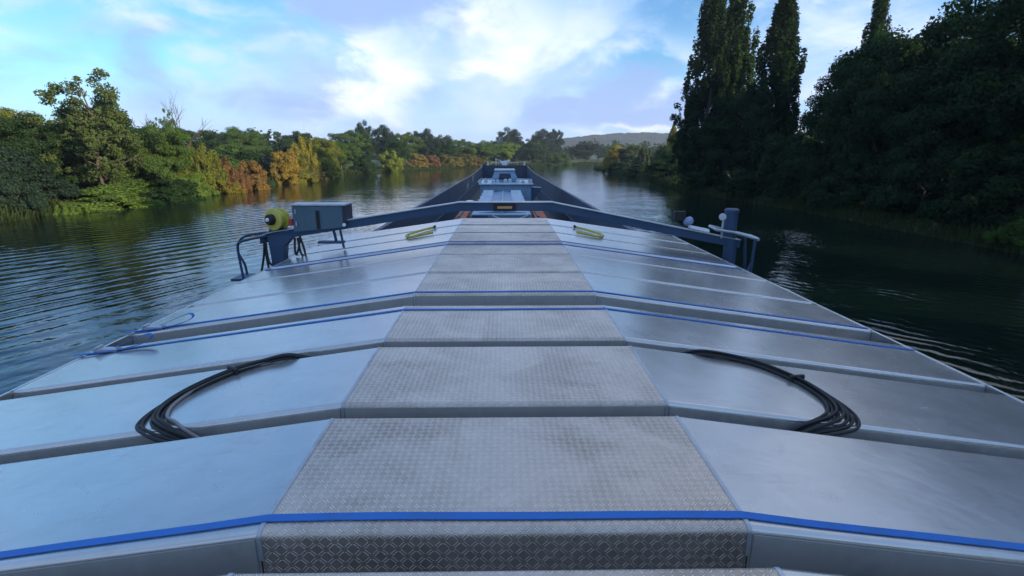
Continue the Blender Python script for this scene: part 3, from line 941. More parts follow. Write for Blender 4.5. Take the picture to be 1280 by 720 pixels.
st = [-14, 0, 30, 60, 90, 96, 100, 103, 106, 108.5, 110.5, 112, 112.9]
mb = MB()
rings = []
for y in st:
    a = outline(y)
    sh = 2.0 + max(0, (y - 90) / 23) ** 2 * 1.1
    rings.append([(-a, y, sh), (-a * 0.995, y, 0.4), (-a * 0.9, y - max(0, y - 100) * 0.12, -1.3), (a * 0.9, y - max(0, y - 100) * 0.12, -1.3), (a * 0.995, y, 0.4), (a, y, sh)])
mb.loft(rings, closed=False)
mb.add([rings[0][k] for k in range(6)], [(0, 1, 2, 3, 4, 5)])
mb.build('hull', HULL, barge, True)
for s in (-1, 1):
    mb = MB()
    for y0, y1 in ((-14, 92),):
        mb.box(min(s * 4.55, s * 5.57), max(s * 4.55, s * 5.57), y0, y1, 1.9, 2.0)
    mb.build('side_deck', HULL, barge)
    # coaming: plate with a folded top flange, rising a little at its forward end
    mb = MB()

    def czt(y):
        return 3.09 + (0.57 * ((y - 70) / 35) ** 1.6 if y > 70 else 0)
    yy = [-12, 20, 45, 70, 78, 86, 94, 100, 105.2]
    mb.loft([[(s * 4.43, y, 0.3), (s * 4.43, y, czt(y) - 0.16), (s * 4.40, y, czt(y) - 0.15), (s * 4.40, y, czt(y)), (s * 4.57, y, czt(y)), (s * 4.57, y, czt(y) - 0.15), (s * 4.54, y, czt(y) - 0.16), (s * 4.54, y, 0.3)] for y in yy])
    cm = mb.build('coaming', NAVY, barge)
    mb = MB()
    mb.box(min(s * 4.3, s * 4.425), max(s * 4.3, s * 4.425), 15, 105, 1.55, 1.62)
    mb.build('ledge', NAVY, cm)
    mb = MB()
    mb.box(min(s * 5.32, s * 5.44), max(s * 5.32, s * 5.44), -10, 95, 2.0, 2.12)
    mb.build('crane_rail', HULL, barge)
mb = MB()
mb.box(-4.43, 4.43, -12, 105, 0.18, 0.3)
mb.build('hold_floor', FLOOR, barge)
mb = MB()
mb.box(-4.40, 4.40, 105.0, 105.2, 0.3, 3.72)
mb.box(-4.57, 4.57, 104.9, 105.3, 3.722, 3.80)
bh = mb.build('bow_bulkhead', NAVY, barge)
mb = MB()
fd = [y for y in (92, 96, 100, 103, 106, 108.5, 110.5, 112, 112.9)]
mb.loft([[(-outline(y) * 0.99, y, 2.02 + max(0, (y - 90) / 23) ** 2 * 1.1), (outline(y) * 0.99, y, 2.02 + max(0, (y - 90) / 23) ** 2 * 1.1)] for y in fd if y >= 105.2 or y > 105], closed=False)
mb.build('foredeck', HULL, barge)
# things bolted on the bow
for x in (-3.35, 3.95):
    mb = MB()
    mb.lathe([(0.02, 0), (0.20, 0), (0.20, 0.18), (0.14, 0.2), (0.14, 0.62), (0.2, 0.65), (0.2, 0.74), (0.02, 0.76)], (x, 105.1, 3.79), n=12)
    mb.build('bow_post', WHITE, barge, True)
mb = MB()
for x in (-3.1, -1.2, 0.8, 2.6):
    mb.tube([(x, 105.6, 3.0), (x, 105.6, 4.25)], 0.03, 6)
mb.tube([(-3.2, 105.6, 4.27), (2.9, 105.6, 4.27)], 0.035, 6)
mb.build('bow_railing', WHITE, barge, True)
mb = MB()
mb.box(-0.55, 0.55, 107, 108, 2.8, 4.3)
mb.lathe([(0.02, -0.9), (0.42, -0.9), (0.42, -0.8), (0.25, -0.78), (0.25, 0.78), (0.42, 0.8), (0.42, 0.9), (0.02, 0.9)], (0.1, 107.5, 4.35), (1, 0, 0.12), 14)
mb.build('anchor_winch', WHITE, barge, True)
mb = MB()
mb.tube([(-1.7, 107.2, 2.9), (-1.75, 107.2, 5.15)], 0.07, 6)
mb.tube([(-1.9, 107.2, 5.0), (-0.4, 107.2, 4.55), (1.0, 107.2, 4.75)], 0.06, 6)
mb.build('bow_davit', WHITE, barge, True)
mb = MB()
mb.tube([(1.7, 107.2, 2.9), (1.7, 107.2, 5.0)], 0.05, 6)
mb.box(1.58, 1.82, 107.1, 107.3, 4.9, 5.15)
mb.build('bow_light_mast', HULL, barge)
mb = MB()
mb.box(-4.75, -4.40, 104.7, 105.0, 2.0, 3.9)
mb.build('corner_post', GALV, barge)

# ------------------------------------------------------------------ hatch covers
COVERS = [(0.62, 1.889), (2.119, 3.257), (3.445, 4.629), (4.829, 6.02), (6.55, 7.797), (7.912, 9.34), (9.42, 10.5), (10.75, 12.10), (12.22, 13.473), (13.70, 15.09)]
NUMW = ['nearest aluminium hatch cover, cut by the bottom of the picture', 'hatch cover with tread plate on its near face and a blue strap along its lip',
        'hatch cover on which both black cable coils lie', 'hatch cover with a blue strap along its far lip, behind the cable coils',
        'hatch cover with a blue strap along its near lip, beyond the wide gap', 'hatch cover between two thin seams, second beyond the wide gap', 'hatch cover just before the two close blue straps',
        'hatch cover right behind the two close blue straps, below the yellow slings', 'hatch cover with the two yellow slings on it, under the crane beam', 'last hatch cover at the edge of the open hold']


def zsurf(x):
    return ZC - max(0, abs(x) - XW) * (ZC - ZE) / (XE - XW)


FL = 0.165


def prof(y0, y1, dz=0.0, fl=0.165):
    return [(y0, -fl), (y0, -0.039), (y0, -0.035), (y0 + 0.004, -0.018), (y0 + 0.014, -0.006), (y0 + 0.032, 0), (y0 + 0.036, 0), (y1 - 0.036, 0), (y1 - 0.032, 0), (y1 - 0.014, -0.006), (y1 - 0.004, -0.018), (y1, -0.035), (y1, -0.039), (y1, -fl)]


def cover(i, y0, y1):
    t = empty('hatch_cover', (0, (y0 + y1) / 2, ZC), NUMW[i], 'hatch cover', 'aluminium hatch covers over the hold')
    FL = 0.165 if i in (4, 7) else 0.27
    p = prof(y0, y1, 0, FL)
    mb = MB()
    mb.loft([[(x, a, ZC + b) for a, b in p] for x in (-XW + 0.004, XW - 0.004)])
    mb.build('walkway_plate', TREAD if i < 2 else TREAD, t, True, angle=50)
    for s in (-1, 1):
        mb = MB()
        n = 6
        rings = []
        for k in range(n + 1):
            x = XW + 0.004 + (XE - XW) * k / n
            rings.append([(s * x, a, zsurf(x) + b) for a, b in p])
        mb.loft(rings)
        sp = mb.build('side_panel', ALU, t, True, angle=50)
        mb = MB()
        mb.loft([[(s * (XW + dx), a, ZC + b + 0.003) for a, b in prof(y0 - 0.002, y1 + 0.002)] for dx in (-0.011, 0.011)])
        mb.build('weld_seam', GALV, t, True)
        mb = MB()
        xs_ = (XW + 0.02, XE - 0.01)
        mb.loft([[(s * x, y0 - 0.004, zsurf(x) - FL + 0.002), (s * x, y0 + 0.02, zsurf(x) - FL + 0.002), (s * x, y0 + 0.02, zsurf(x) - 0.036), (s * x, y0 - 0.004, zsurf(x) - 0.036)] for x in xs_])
        mb.build('panel_flange', GAP_BRIGHT, sp)  # thin facing added to brighten the shaded front of the panel
        # folded outer lip with drip edge
        mb = MB()
        mb.box(min(s * (XE - 0.002), s * (XE + 0.03)), max(s * (XE - 0.002), s * (XE + 0.03)), y0 + 0.01, (COVERS[i + 1][0] if i < 9 else y1), ZE - 0.29, ZE + 0.006)
        mb.build('edge_lip', ALU, sp, bevel=0.004)
        mb = MB()
        yc = (y0 + y1) / 2
        mb.box(min(s * 4.6, s * 4.78), max(s * 4.6, s * 4.78), yc - 0.1, yc + 0.1, ZE - 0.35, ZE - 0.08)
        mb.build('roller', GALV, t, bevel=0.02)
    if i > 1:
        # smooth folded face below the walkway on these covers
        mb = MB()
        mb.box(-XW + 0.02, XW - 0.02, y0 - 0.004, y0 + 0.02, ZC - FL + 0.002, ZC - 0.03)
        mb.build('front_flange', GAP_BRIGHT, t)
    if i == 4:
        # black strip added for the shade of the open void in the wide gap
        for s in (-1, 1):
            mb = MB()
            mb.loft([[(s * x, y0 - 0.24, zsurf(x) - 0.235), (s * x, y0 - 0.015, zsurf(x) - 0.235), (s * x, y0 - 0.015, zsurf(x) - 0.155), (s * x, y0 - 0.24, zsurf(x) - 0.155)] for x in np.linspace(2.0, 4.92, 6)])
            mb.build('gap_shade_strip', BLACK, t)
    return t


for i, (a, b) in enumerate(COVERS):
    cover(i, a, b)
# drainage channel, its tone brightened against the shade, bridging the gaps under the covers
mb = MB()
for i in range(len(COVERS) - 1):
    pass
mb.loft([[(x, 0.5, zsurf(x) - 0.34) for x in (-4.96, -XW, XW, 4.96)], [(x, 15.0, zsurf(x) - 0.34) for x in (-4.96, -XW, XW, 4.96)]], closed=False)
mb.build('under_cover_tray', GAP_BRIGHT, barge)

# ------------------------------------------------------------------ blue ratchet straps


def strap(y, x0, x1, w, label, loose=0):
    t = empty('lashing_strap', (0, y, ZC), label, 'strap', 'blue lashing straps across the hatch covers')
    xsn = sorted(set([x0, x1, -XW, XW] + list(np.linspace(x0, x1, 30))))
    mb = MB()
    mb.loft([[(x, y - w / 2 + (0.009 * math.sin(x * 1.3 + y) + 0.004 * math.sin(x * 4.1 + 2 * y)), zsurf(x) + 0.004), (x, y + w / 2 + (0.009 * math.sin(x * 1.3 + y) + 0.004 * math.sin(x * 4.1 + 2 * y)), zsurf(x) + 0.004), (x, y + w / 2 + (0.009 * math.sin(x * 1.3 + y) + 0.004 * math.sin(x * 4.1 + 2 * y)), zsurf(x) + 0.009), (x, y - w / 2 + (0.009 * math.sin(x * 1.3 + y) + 0.004 * math.sin(x * 4.1 + 2 * y)), zsurf(x) + 0.009)] for x in xsn])
    mb.build('webbing', WEB, t)
    if loose:
        # ratchet and a bunched loose end near the left edge
        xb = x0 + 0.25
        mb = MB()
        mb.box(xb - 0.14, xb + 0.14, y - 0.045, y + 0.045, zsurf(xb) + 0.01, zsurf(xb) + 0.05, None)
        mb.tube([(xb - 0.1, y - 0.06, zsurf(xb) + 0.06), (xb - 0.1, y + 0.06, zsurf(xb) + 0.06)], 0.018, 8)
        mb.build('ratchet', GALV, t, bevel=0.006)
        c = [(xb + 0.1, y + 0.01, zsurf(xb) + 0.06), (xb + 0.3, y + 0.05, zsurf(xb + .3) + 0.10), (xb + 0.48, y + 0.04, zsurf(xb + .48) + 0.14), (xb + 0.55, y, zsurf(xb + .55) + 0.10),
             (xb + 0.42, y - 0.02, zsurf(xb + .42) + 0.04), (xb + 0.1, y - 0.05, zsurf(xb) + 0.03), (xb - 0.35, y - 0.06, zsurf(xb - .35) + 0.03)]
        mb = MB()
        pts = curve_pts(c, 26)
        mb.loft([[p + Vector((0, -0.028, 0)), p + Vector((0, 0.028, 0)), p + Vector((0, 0.028, 0.006)), p + Vector((0, -0.028, 0.006))] for p in pts])
        mb.build('loose_end', WEB, t)
    return t


strap(2.212, -5.0, 5.0, 0.052, 'broad blue strap across the bottom of the picture, nearest of the straps')
strap(5.83, -5.02, 5.02, 0.05, 'blue strap on the near side of the wide black gap', 1)
strap(6.64, -5.0, 5.0, 0.05, 'blue strap beyond the wide black gap, with a slack loop at its left end', 1)
strap(10.42, -4.95, 4.95, 0.05, 'blue strap on the near side of the narrow gap before the crane')
strap(10.83, -4.95, 4.95, 0.05, 'blue strap on the far side of the narrow gap before the crane')

# ------------------------------------------------------------------ black cable coils
LC = [(-1.62, 4.78, -0.24), (-1.90, 4.70, -0.10), (-2.08, 4.61, 0.0), (-2.30, 4.56, 0.0), (-2.52, 4.43, 0.0), (-2.70, 4.15, 0.0), (-2.76, 3.86, 0.0), (-2.69, 3.60, 0.0), (-2.53, 3.435, 0.0), (-2.36, 3.36, -0.06), (-2.15, 3.33, -0.17), (-1.95, 3.33, -0.26)]
RC = [(1.45, 4.78, -0.24), (1.72, 4.70, -0.10), (1.92, 4.61, 0.0), (2.36, 4.53, 0.0), (2.62, 4.22, 0.0), (2.68, 3.89, 0.0), (2.63, 3.63, 0.0), (2.47, 3.44, 0.0), (2.22, 3.36, -0.06), (2.0, 3.33, -0.17), (1.8, 3.33, -0.26)]


def coil(sx, ctrl, label, extra, seed):
    t = empty('cable_coil', (sx * 2.5, 4.0, zsurf(2.5)), label, 'cable', 'black cable coils on the hatch covers')
    rs = random.Random(seed)
    rad = 0.0122
    for k in range(8):
        off, lift = [(0, 0), (0.034, 0.003), (-0.034, 0), (0.066, 0), (-0.014, 0.030), (0.02, 0.030), (0.098, 0.0), (-0.075, 0.0)][k]
        c = []
        ph = rs.uniform(0, 6)
        for j, (x, y, dz) in enumerate(ctrl):
            u = j / (len(ctrl) - 1)
            cx, cy = sx * 1.9, 4.0
            open_ = 0.38 + 0.85 * math.exp(-((u - 0.68) / 0.16) ** 2)
            d = Vector((x - cx, y - cy, 0)).normalized() * (off * open_ + 0.014 * math.sin(5 * u + ph) + rs.uniform(-0.006, 0.006))
            xx, yy_ = x + d.x, y + d.y
            c.append((xx, yy_, zsurf(xx) + rad + 0.001 + lift + abs(0.006 * math.sin(7 * u + ph)) + dz))
        mb = MB()
        mb.tube(curve_pts(c, 64), rad * (1.15 if k == extra else 1), 8)
        mb.build('cable_loop', GREYCABLE if k == extra else BLACK, t, True)
    # a strip of tape holds the bundle together
    p = Vector(ctrl[4])
    q = (Vector(ctrl[5]) - p).normalized()
    M = Matrix.Translation((p.x, p.y, zsurf(p.x) + 0.03)) @ Matrix.Rotation(math.atan2(q.y, q.x), 4, 'Z')
    mb = MB()
    mb.box(-0.016, 0.016, -0.075, 0.075, -0.028, 0.036, M)
    mb.build('cable_tie', BLACK, t, bevel=0.012)
    return t


coil(-1, LC, 'black cable coil on the left side panel, with one grey loop', 7, 2)
coil(1, RC, 'all black cable coil on the right side panel', -1, 9)

# ------------------------------------------------------------------ yellow slings
for s, lab in ((-1, 'bent yellow sling lying on the left side panel by the crane'), (1, 'bent yellow sling lying on the right side panel by the crane')):
    t = empty('lifting_sling', (s * 2.1, 12.4, zsurf(2.1)), lab, 'sling', 'yellow slings on the hatch covers')
    pts = curve_pts([(s * 1.85, 13.5, 0), (s * 2.12, 13.2, 0), (s * 2.38, 12.75, 0), (s * 2.40, 12.42, 0), (s * 2.25, 12.16, 0), (s * 1.95, 12.28, 0), (s * 1.75, 12.40, 0)], 30)
    pts = [Vector((p.x, p.y, zsurf(p.x) + 0.045)) for p in pts]
    mb = MB()
    mb.tube(pts, 0.03, 8)
    mb.build('sling_body', YELLOW, t, True)
    for e in (0,):
        mb = MB()
        mb.tube([pts[e] + Vector((0.0, -0.06, 0)), pts[e] + Vector((0, 0.06, 0.01))], 0.036, 8)
        mb.build('sling_eye', BLACK, t, True)

# ------------------------------------------------------------------ travelling hatch crane
GY = 12.1
cr = empty('hatch_crane', (0, GY, 2.12), 'slate blue hatch crane beam on two posts spanning the barge', 'hatch crane')
TOP = [(-5.75, 3.78), (-5.4, 3.875), (-1.05, 4.55), (1.10, 4.55), (5.35, 3.70), (5.6, 3.66)]
mb = MB()
mb.loft([[(x, GY - 0.11, z), (x, GY + 0.11, z), (x, GY + 0.11, z - 0.19), (x, GY - 0.11, z - 0.19)] for x, z in TOP])
mb.build('crane_beam', BEAM, cr, bevel=0.012)
mb = MB()
mb.loft([[(x, GY - 0.15, z + 0.003), (x, GY + 0.15, z + 0.003), (x, GY + 0.15, z + 0.02), (x, GY - 0.15, z + 0.02)] for x, z in TOP])
mb.build('top_flange', GALV, cr)
mb = MB()
mb.box(-0.26, 0.26, GY - 0.16, GY - 0.112, 4.36, 4.53)
pl = mb.build('sensor_box', BLACK, cr, bevel=0.01)
mb = MB()
mb.box(-0.17, 0.17, GY - 0.18, GY - 0.162, 4.42, 4.475)
mb.build('amber_reflector', AMBER, pl)
# left leg with flared head
mb = MB()
mb.loft([[(x0, GY - d, z), (x1, GY - d, z), (x1, GY + d, z), (x0, GY + d, z)] for x0, x1, d, z in ((-5.52, -5.22, 0.14, 2.12), (-5.52, -5.22, 0.14, 3.3), (-5.54, -5.18, 0.14, 3.55), (-5.56, -4.95, 0.13, 3.78))])
lp = mb.build('crane_post', BEAM, cr, bevel=0.015)
mb = MB()
mb.box(-5.58, -5.05, GY - 0.2, GY + 0.2, 2.125, 3.02)
mb.build('post_foot', GALV, lp, bevel=0.03)
# right leg, capstan drum above it
mb = MB()
mb.lathe([(0.02, 0), (0.15, 0), (0.15, 1.55), (0.02, 1.55)], (5.42, GY, 2.12), n=20)
rp = mb.build('crane_post', BEAM, cr, True)
mb = MB()
mb.lathe([(0.02, 0), (0.15, 0.0), (0.15, 0.6), (0.165, 0.61), (0.165, 0.67), (0.12, 0.70), (0.02, 0.71)], (5.37, GY, 3.70), n=20)
mb.build('motor_housing', BEAM, rp, True)
mb = MB()
for p in ([(5.86, GY - .3, 3.72), (5.83, GY - .3, 2.92)], [(5.86, GY + .2, 3.70), (5.92, GY + .2, 2.9)], [(5.86, GY - .3, 3.2), (5.62, GY - .3, 2.6)]):
    mb = MB()
    mb.tube(p, 0.035, 8)
    mb.build('guard_leg', BEAM, rp, True)
mb = MB()
mb.tube([(4.95, GY - 0.25, 3.93), (5.35, GY - 0.25, 3.87), (5.95, GY - 0.25, 3.70)], 0.035, 8)
mb.tube([(4.95, GY + 0.2, 3.96), (5.95, GY + 0.2, 3.72)], 0.035, 8)
mb.tube([(4.95, GY - 0.25, 3.93), (4.95, GY + 0.2, 3.96)], 0.03, 8)
mb.tube([(5.95, GY - 0.25, 3.70), (5.95, GY + 0.2, 3.72)], 0.045, 8)
mb.build('guard_rail', GALV, cr, True)
mb = MB()
mb.tube([(5.12, GY - 0.15, 3.72), (5.12, GY - 0.15, 4.15)], 0.022, 8)
mb.build('lamp_stem', GALV, cr, True)
mb = MB()
mb.lathe([(0.01, -0.05), (0.055, -0.045), (0.08, -0.02), (0.085, 0.02), (0.075, 0.04), (0.01, 0.045)], (5.09, GY - 0.17, 4.22), (-0.25, -1, 0.05), 18)
mb.build('work_lamp', GALV, cr, True)
# rounded white floodlight part-way along the right arm
mb = MB()
mb.lathe([(0.01, -0.13), (0.06, -0.12), (0.09, -0.08), (0.10, 0), (0.09, 0.06), (0.06, 0.09), (0.01, 0.10)], (4.33, GY - 0.1, 4.12), (0.35, -0.7, 0.35), 18)
fl = mb.build('floodlight', paint('pale_blue_white_paint', (0.22, 0.27, 0.44), 0.45, 0.4), cr, True)
mb = MB()
mb.box(4.0, 4.26, GY - 0.08, GY + 0.06, 4.12, 4.34)
mb.tube([(4.1, GY, 4.34), (4.06, GY, 4.42)], 0.02, 6)
mb.build('floodlight_ballast', BLACK, fl, bevel=0.02)
mb = MB()
mb.add([(4.35, GY - 0.2, 4.02), (4.8, GY - 0.2, 3.93), (4.8, GY - 0.02, 3.93), (4.35, GY - 0.02, 4.02), (4.35, GY - 0.2, 3.96), (4.8, GY - 0.2, 3.86), (4.8, GY - 0.02, 3.86), (4.35, GY - 0.02, 3.96)], [(0, 1, 2, 3), (7, 6, 5, 4), (0, 4, 5, 1), (1, 5, 6, 2), (2, 6, 7, 3), (3, 7, 4, 0)])
mb.build('floodlight_bracket', WHITE, fl)
# cable reel on the left leg
ax = Vector((-0.42, -1, 0.06)).normalized()
rc = Vector((-5.33, GY - 0.05, 4.17))
mb = MB()
mb.lathe([(0.02, -0.17), (0.24, -0.165), (0.255, -0.15), (0.255, -0.12), (0.20, -0.11), (0.20, 0.06), (0.255, 0.07), (0.26, 0.10), (0.245, 0.12), (0.16, 0.135), (0.02, 0.135)], rc, ax, 32)
rl = mb.build('cable_reel', YELLOW, cr, True, angle=30)
mb = MB()
mb.lathe([(0.01, 0.137), (0.125, 0.137), (0.125, 0.22), (0.10, 0.25), (0.01, 0.25)], rc, ax, 24)
hub = mb.build('reel_hub', BLACK, rl, True)
mb = MB()
mb.lathe([(0.005, 0.252), (0.045, 0.252), (0.04, 0.285), (0.005, 0.29)], rc, ax, 16)
mb.build('hub_cap', WHITE, hub, True)
mb = MB()
mb.box(-5.5, -5.0, GY - 0.13, GY + 0.13, 3.86, 3.95)
mb.build('reel_bracket', BEAM, cr, bevel=0.01)
# control cabinet on the left arm
bx = MB()
bx.add([(-4.90, GY - 0.18, 3.88), (-3.74, GY - 0.18, 3.99), (-3.70, GY - 0.18, 4.49), (-4.90, GY - 0.18, 4.49), (-4.90, GY + 0.3, 3.88), (-3.74, GY + 0.3, 3.99), (-3.70, GY + 0.3, 4.49), (-4.90, GY + 0.3, 4.49)],
       [(0, 1, 2, 3), (7, 6, 5, 4), (0, 4, 5, 1), (1, 5, 6, 2), (2, 6, 7, 3), (3, 7, 4, 0)])
cb = bx.build('control_cabinet', BOXM, cr, bevel=0.015)
mb = MB()
mb.box(-4.93, -3.66, GY - 0.21, GY + 0.33, 4.492, 4.53)
mb.build('cabinet_lid', GALV, cb, bevel=0.008)
mb = MB()
mb.box(-4.35, -4.28, GY - 0.215, GY - 0.183, 3.96, 4.38)
mb.build('cabinet_slot', BLACK, cb)
mb = MB()
mb.box(-3.735, -3.66, GY - 0.22, GY + 0.32, 4.08, 4.488)
mb.build('cabinet_edge', HULL, cb)
mb = MB()
mb.box(-4.99, -4.91, GY - 0.2, GY - 0.08, 4.03, 4.2)
mb.build('red_switch', RED, cb, bevel=0.01)
mb = MB()
mb.lathe([(0.005, 0), (0.04, 0), (0.04, 0.05), (0.005, 0.055)], (-3.72, GY - 0.2, 4.06), (0.3, -1, 0), 10)
mb.build('cabinet_lock', WHITE, cb, True)
for z in (4.08, 4.36):
    mb = MB()
    mb.lathe([(0.005, -0.05), (0.018, -0.05), (0.018, 0.05), (0.005, 0.05)], (-4.82, GY - 0.195, z), (0, 0, 1), 8)
    mb.build('cabinet_hinge', GALV, cb)
# step hung below the arm
mb = MB()
mb.tube([(-4.05, GY, 3.95), (-4.0, GY, 3.66)], 0.035, 8)
mb.tube([(-3.86, GY - .1, 3.98), (-3.80, GY - .1, 3.5)], 0.03, 8)
mb.box(-4.4, -3.8, GY - 0.12, GY + 0.05, 3.60, 3.655)
mb.build('hanging_step', BEAM, cr, bevel=0.006)
# guard hoops outboard of the left leg
mb = MB()
for pts in ([(-5.55, GY - .2, 3.80), (-5.95, GY - .2, 3.72), (-6.15, GY - .2, 3.66), (-6.24, GY - .2, 3.52), (-6.20, GY - .2, 2.78)], [(-5.6, GY + .25, 3.82), (-6.15, GY + .25, 3.76), (-6.40, GY + .25, 3.62), (-6.48, GY + .25, 3.35), (-6.36, GY + .25, 3.05), (-6.33, GY + .25, 2.8)]):
    mb.tube(curve_pts(pts, 24), 0.03, 8)
mb.build('guard_hoop', BEAM, cr, True)
mb = MB()
mb.box(-6.45, -5.55, GY - 0.3, GY + 0.3, 2.74, 2.80)
mb.build('outboard_step', BEAM, cr)
for pts in ([(-5.62, GY - .15, 3.76), (-5.66, GY - .18, 3.35), (-5.78, GY - .2, 2.85)], [(-5.62, GY - .1, 3.76), (-5.63, GY - .12, 3.3), (-5.58, GY - .14, 2.86)], [(-5.60, GY - .15, 3.7), (-5.55, GY - .2, 3.2), (-5.33, GY - .26, 3.03)],
            [(-4.92, GY - .12, 3.75), (-4.93, GY - .16, 3.45), (-4.9, GY - .18, 3.36), (-4.84, GY - .16, 3.5), (-4.80, GY - .12, 3.76)], [(-4.86, GY - .12, 3.75), (-4.80, GY - .16, 3.4), (-4.70, GY - .17, 3.30), (-4.72, GY - .15, 3.5), (-4.8, GY - .12, 3.78)]):
    mb = MB()
    mb.tube(curve_pts(pts, 20), 0.026, 7)
    mb.build('hanging_cable', BLACK, cr, True)

# ------------------------------------------------------------------ cargo in the open hold
mc = empty('cargo_machine', (-0.1, 32, 0.3), 'large blue grey machine with louvred hood and small cab filling the hold', 'machine')
mb = MB()
mb.box(-1.62, 1.28, 24.6, 38.2, 0.31, 2.9)
body = mb.build('machine_body', CABIN, mc, bevel=0.05)
# hood: two shallow leaves either side of a raised seam
for s in (-1, 1):
    mb = MB()
    cx = -0.12
    mb.add([(cx + s * 0.05, 25.2, 3.02), (cx + s * 1.15, 25.2, 2.92), (cx + s * 1.22, 38.0, 2.98), (cx + s * 0.05, 38.0, 3.12), (cx + s * 0.05, 25.2, 2.9), (cx + s * 1.15, 25.2, 2.86), (cx + s * 1.22, 38.0, 2.88), (cx + s * 0.05, 38.0, 2.9)],
           [(0, 1, 2, 3), (7, 6, 5, 4), (0, 4, 5, 1), (1, 5, 6, 2), (2, 6, 7, 3), (3, 7, 4, 0)])
    hood = mb.build('hood', CABIN, mc, bevel=0.02)
    for k, y in enumerate((27.0, 29.5, 32.0, 34.5, 37.0)):
        mb = MB()
        M = Matrix.Translation((cx + s * (0.98), y, 3.0 + k * 0.012)) @ Matrix.Rotation(R(25), 4, 'X')
        mb.box(-0.42, 0.30, -0.3, 0.3, -0.02, 0.07, M)
        mb.build('louvre', CABIN_L, hood, bevel=0.02)
mb = MB()
mb.box(-0.16, -0.08, 25.1, 38.0, 2.9, 3.15)
mb.build('hood_seam', CABIN_L, mc, bevel=0.01)
mb = MB()
for x in np.arange(-1.55, -0.75, 0.1):
    mb.box(x, x + 0.05, 24.44, 24.598, 2.1, 2.88)
mb.build('radiator_grille', BEAM, mc)
mb = MB()
mb.tube([(-0.6, 24.5, 2.2), (1.1, 24.5, 2.85)], 0.04, 6)
mb.tube([(-0.6, 24.5, 2.85), (1.1, 24.5, 2.2)], 0.04, 6)
mb.box(-0.66, 1.16, 24.5, 24.597, 2.86, 2.91)
mb.build('cross_brace', CABIN_L, mc)
mb = MB()
mb.box(-1.78, 1.98, 38.4, 44.5, 0.31, 3.55)
rear = mb.build('rear_housing', CABIN, mc, bevel=0.05)
for x0, x1 in ((-1.7, -0.6), (-0.55, 0.6), (0.65, 1.9)):
    mb = MB()
    mb.box(x0, x1, 38.34, 38.397, 2.4, 3.3)
    mb.build('access_panel', CABIN, rear, bevel=0.015)
mb = MB()
mb.box(-1.9, 2.1, 38.2, 44.7, 3.552, 3.64)
mb.build('housing_roof', CABIN_L, rear, bevel=0.02)
mb = MB()
rs = random.Random(4)
for k in range(9):
    x = -1.8 + k * 0.45 + rs.uniform(-.1, .1)
    mb.lathe([(0.02, 0), (0.14, 0), (0.14, 0.12 + rs.random() * 0.2), (0.02, 0.2 + rs.random() * 0.15)], (x, 38.6 + rs.random() * 1.5, 3.64), n=8)
mb.tube([(-1.8, 38.4, 3.95), (-0.9, 38.4, 3.98)], 0.04, 6)
mb.tube([(0.9, 38.4, 3.98), (2.0, 38.4, 3.92)], 0.04, 6)
for x in (-1.8, -0.9, 0.9, 2.0):
    mb.tube([(x, 38.4, 3.62), (x, 38.4, 3.97)], 0.035, 6)
mb.build('roof_fittings', CABIN_L, rear)
mb = MB()
mb.loft([[(x0, y0, z), (x1, y0, z), (x1, 43.2, z), (x0, 43.2, z)] for x0, x1, y0, z in ((-0.92, 0.92, 40.0, 3.645), (-0.95, 0.95, 40.0, 4.0), (-0.74, 0.74, 40.3, 4.5), (-0.62, 0.62, 40.6, 4.56))])
cab = mb.build('cab', CABIN, mc, bevel=0.03)
mb = MB()
mb.loft([[(x0, y0, z), (x1, y0, z), (x1, y0 + 0.03, z), (x0, y0 + 0.03, z)] for x0, x1, y0, z in ((-0.45, 0.5, 39.97, 3.85), (-0.45, 0.5, 39.97, 4.0), (-0.38, 0.44, 40.17, 4.30))])
mb.build('cab_window', DARKGLASS, cab)
mb = MB()
mb.box(-0.8, 0.8, 40.2, 43.3, 4.50, 4.60)
mb.build('cab_roof', CABIN_L, cab, bevel=0.03)
mb = MB()
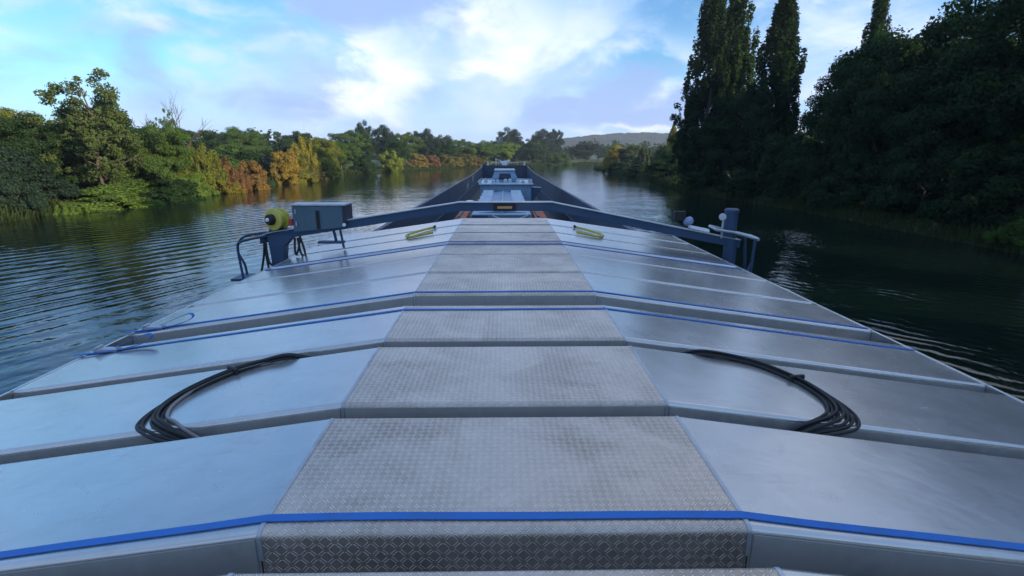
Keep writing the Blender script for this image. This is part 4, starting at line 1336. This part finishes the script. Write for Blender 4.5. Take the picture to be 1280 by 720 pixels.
mb.loft([[(1.985, y, 3.35), (2.75, y, 3.30), (2.7, y, 3.22), (2.1, y, 2.3), (1.985, y, 2.3)] for y in (38.6, 40.2)])
mb.build('side_bracket', BEAM, mc)

dr = empty('vent_drum', (-1.86, 29, 0.3), 'pale grey upright cylinder with wider cap left of the machine', 'vent')
mb = MB()
mb.lathe([(0.02, 0), (0.17, 0), (0.17, 2.75), (0.02, 2.75)], (-1.95, 29, 0.3), n=20)
mb.build('vent_pipe', GALV, dr, True)
mb = MB()
mb.lathe([(0.02, 0), (0.21, 0), (0.23, 0.04), (0.23, 0.14), (0.19, 0.19), (0.02, 0.2)], (-1.95, 29, 3.0), n=20)
mb.build('vent_cap', WHITE, dr, True)

for (x0, x1, y, n, lab) in ((-2.3, -1.72, 24.2, 3, 'rusty orange beams stacked left of the machine'), (1.42, 2.05, 24.4, 3, 'rust brown beams stacked right of the machine')):
    t = empty('beam_stack', ((x0 + x1) / 2, y, 0.3), lab, 'beam stack', 'stacked beams in the hold')
    mb = MB()
    mb.box(x0 + 0.05, x1 - 0.05, y - 0.4, y + 2.2, 0.305, 2.15)
    mb.build('trestle', HULL, t, bevel=0.02)
    for k in range(n):
        mb = MB()
        z = 2.16 + k * 0.245
        mb.box(x0 + 0.05 * (k % 2), x1 - 0.04 * k, y - 0.5 - 0.1 * k, y + 2.5, z, z + 0.19)
        mb.build('beam', RUST, t, bevel=0.015)
        mb = MB()
        mb.box(x0 + 0.1, x0 + 0.2, y - 0.4, y + 2.4, z + 0.192, z + 0.243)
        mb.build('spacer', HULL, t)

# tall thin mast standing far behind the left treeline
t = empty('radio_mast', (-93, 250, 1.5), 'thin radio mast standing behind the left treeline', 'mast')
mb = MB()
mb.tube([(-93, 250, 1.0), (-93, 250, 20.5)], 0.16, 6, 0.07)
mb.build('mast_pole', GALV, t, True)
mb = MB()
for z in (17.5, 19.0):
    mb.tube([(-93.7, 250, z), (-92.3, 250, z)], 0.06, 6)
mb.build('mast_arm', GALV, t, True)
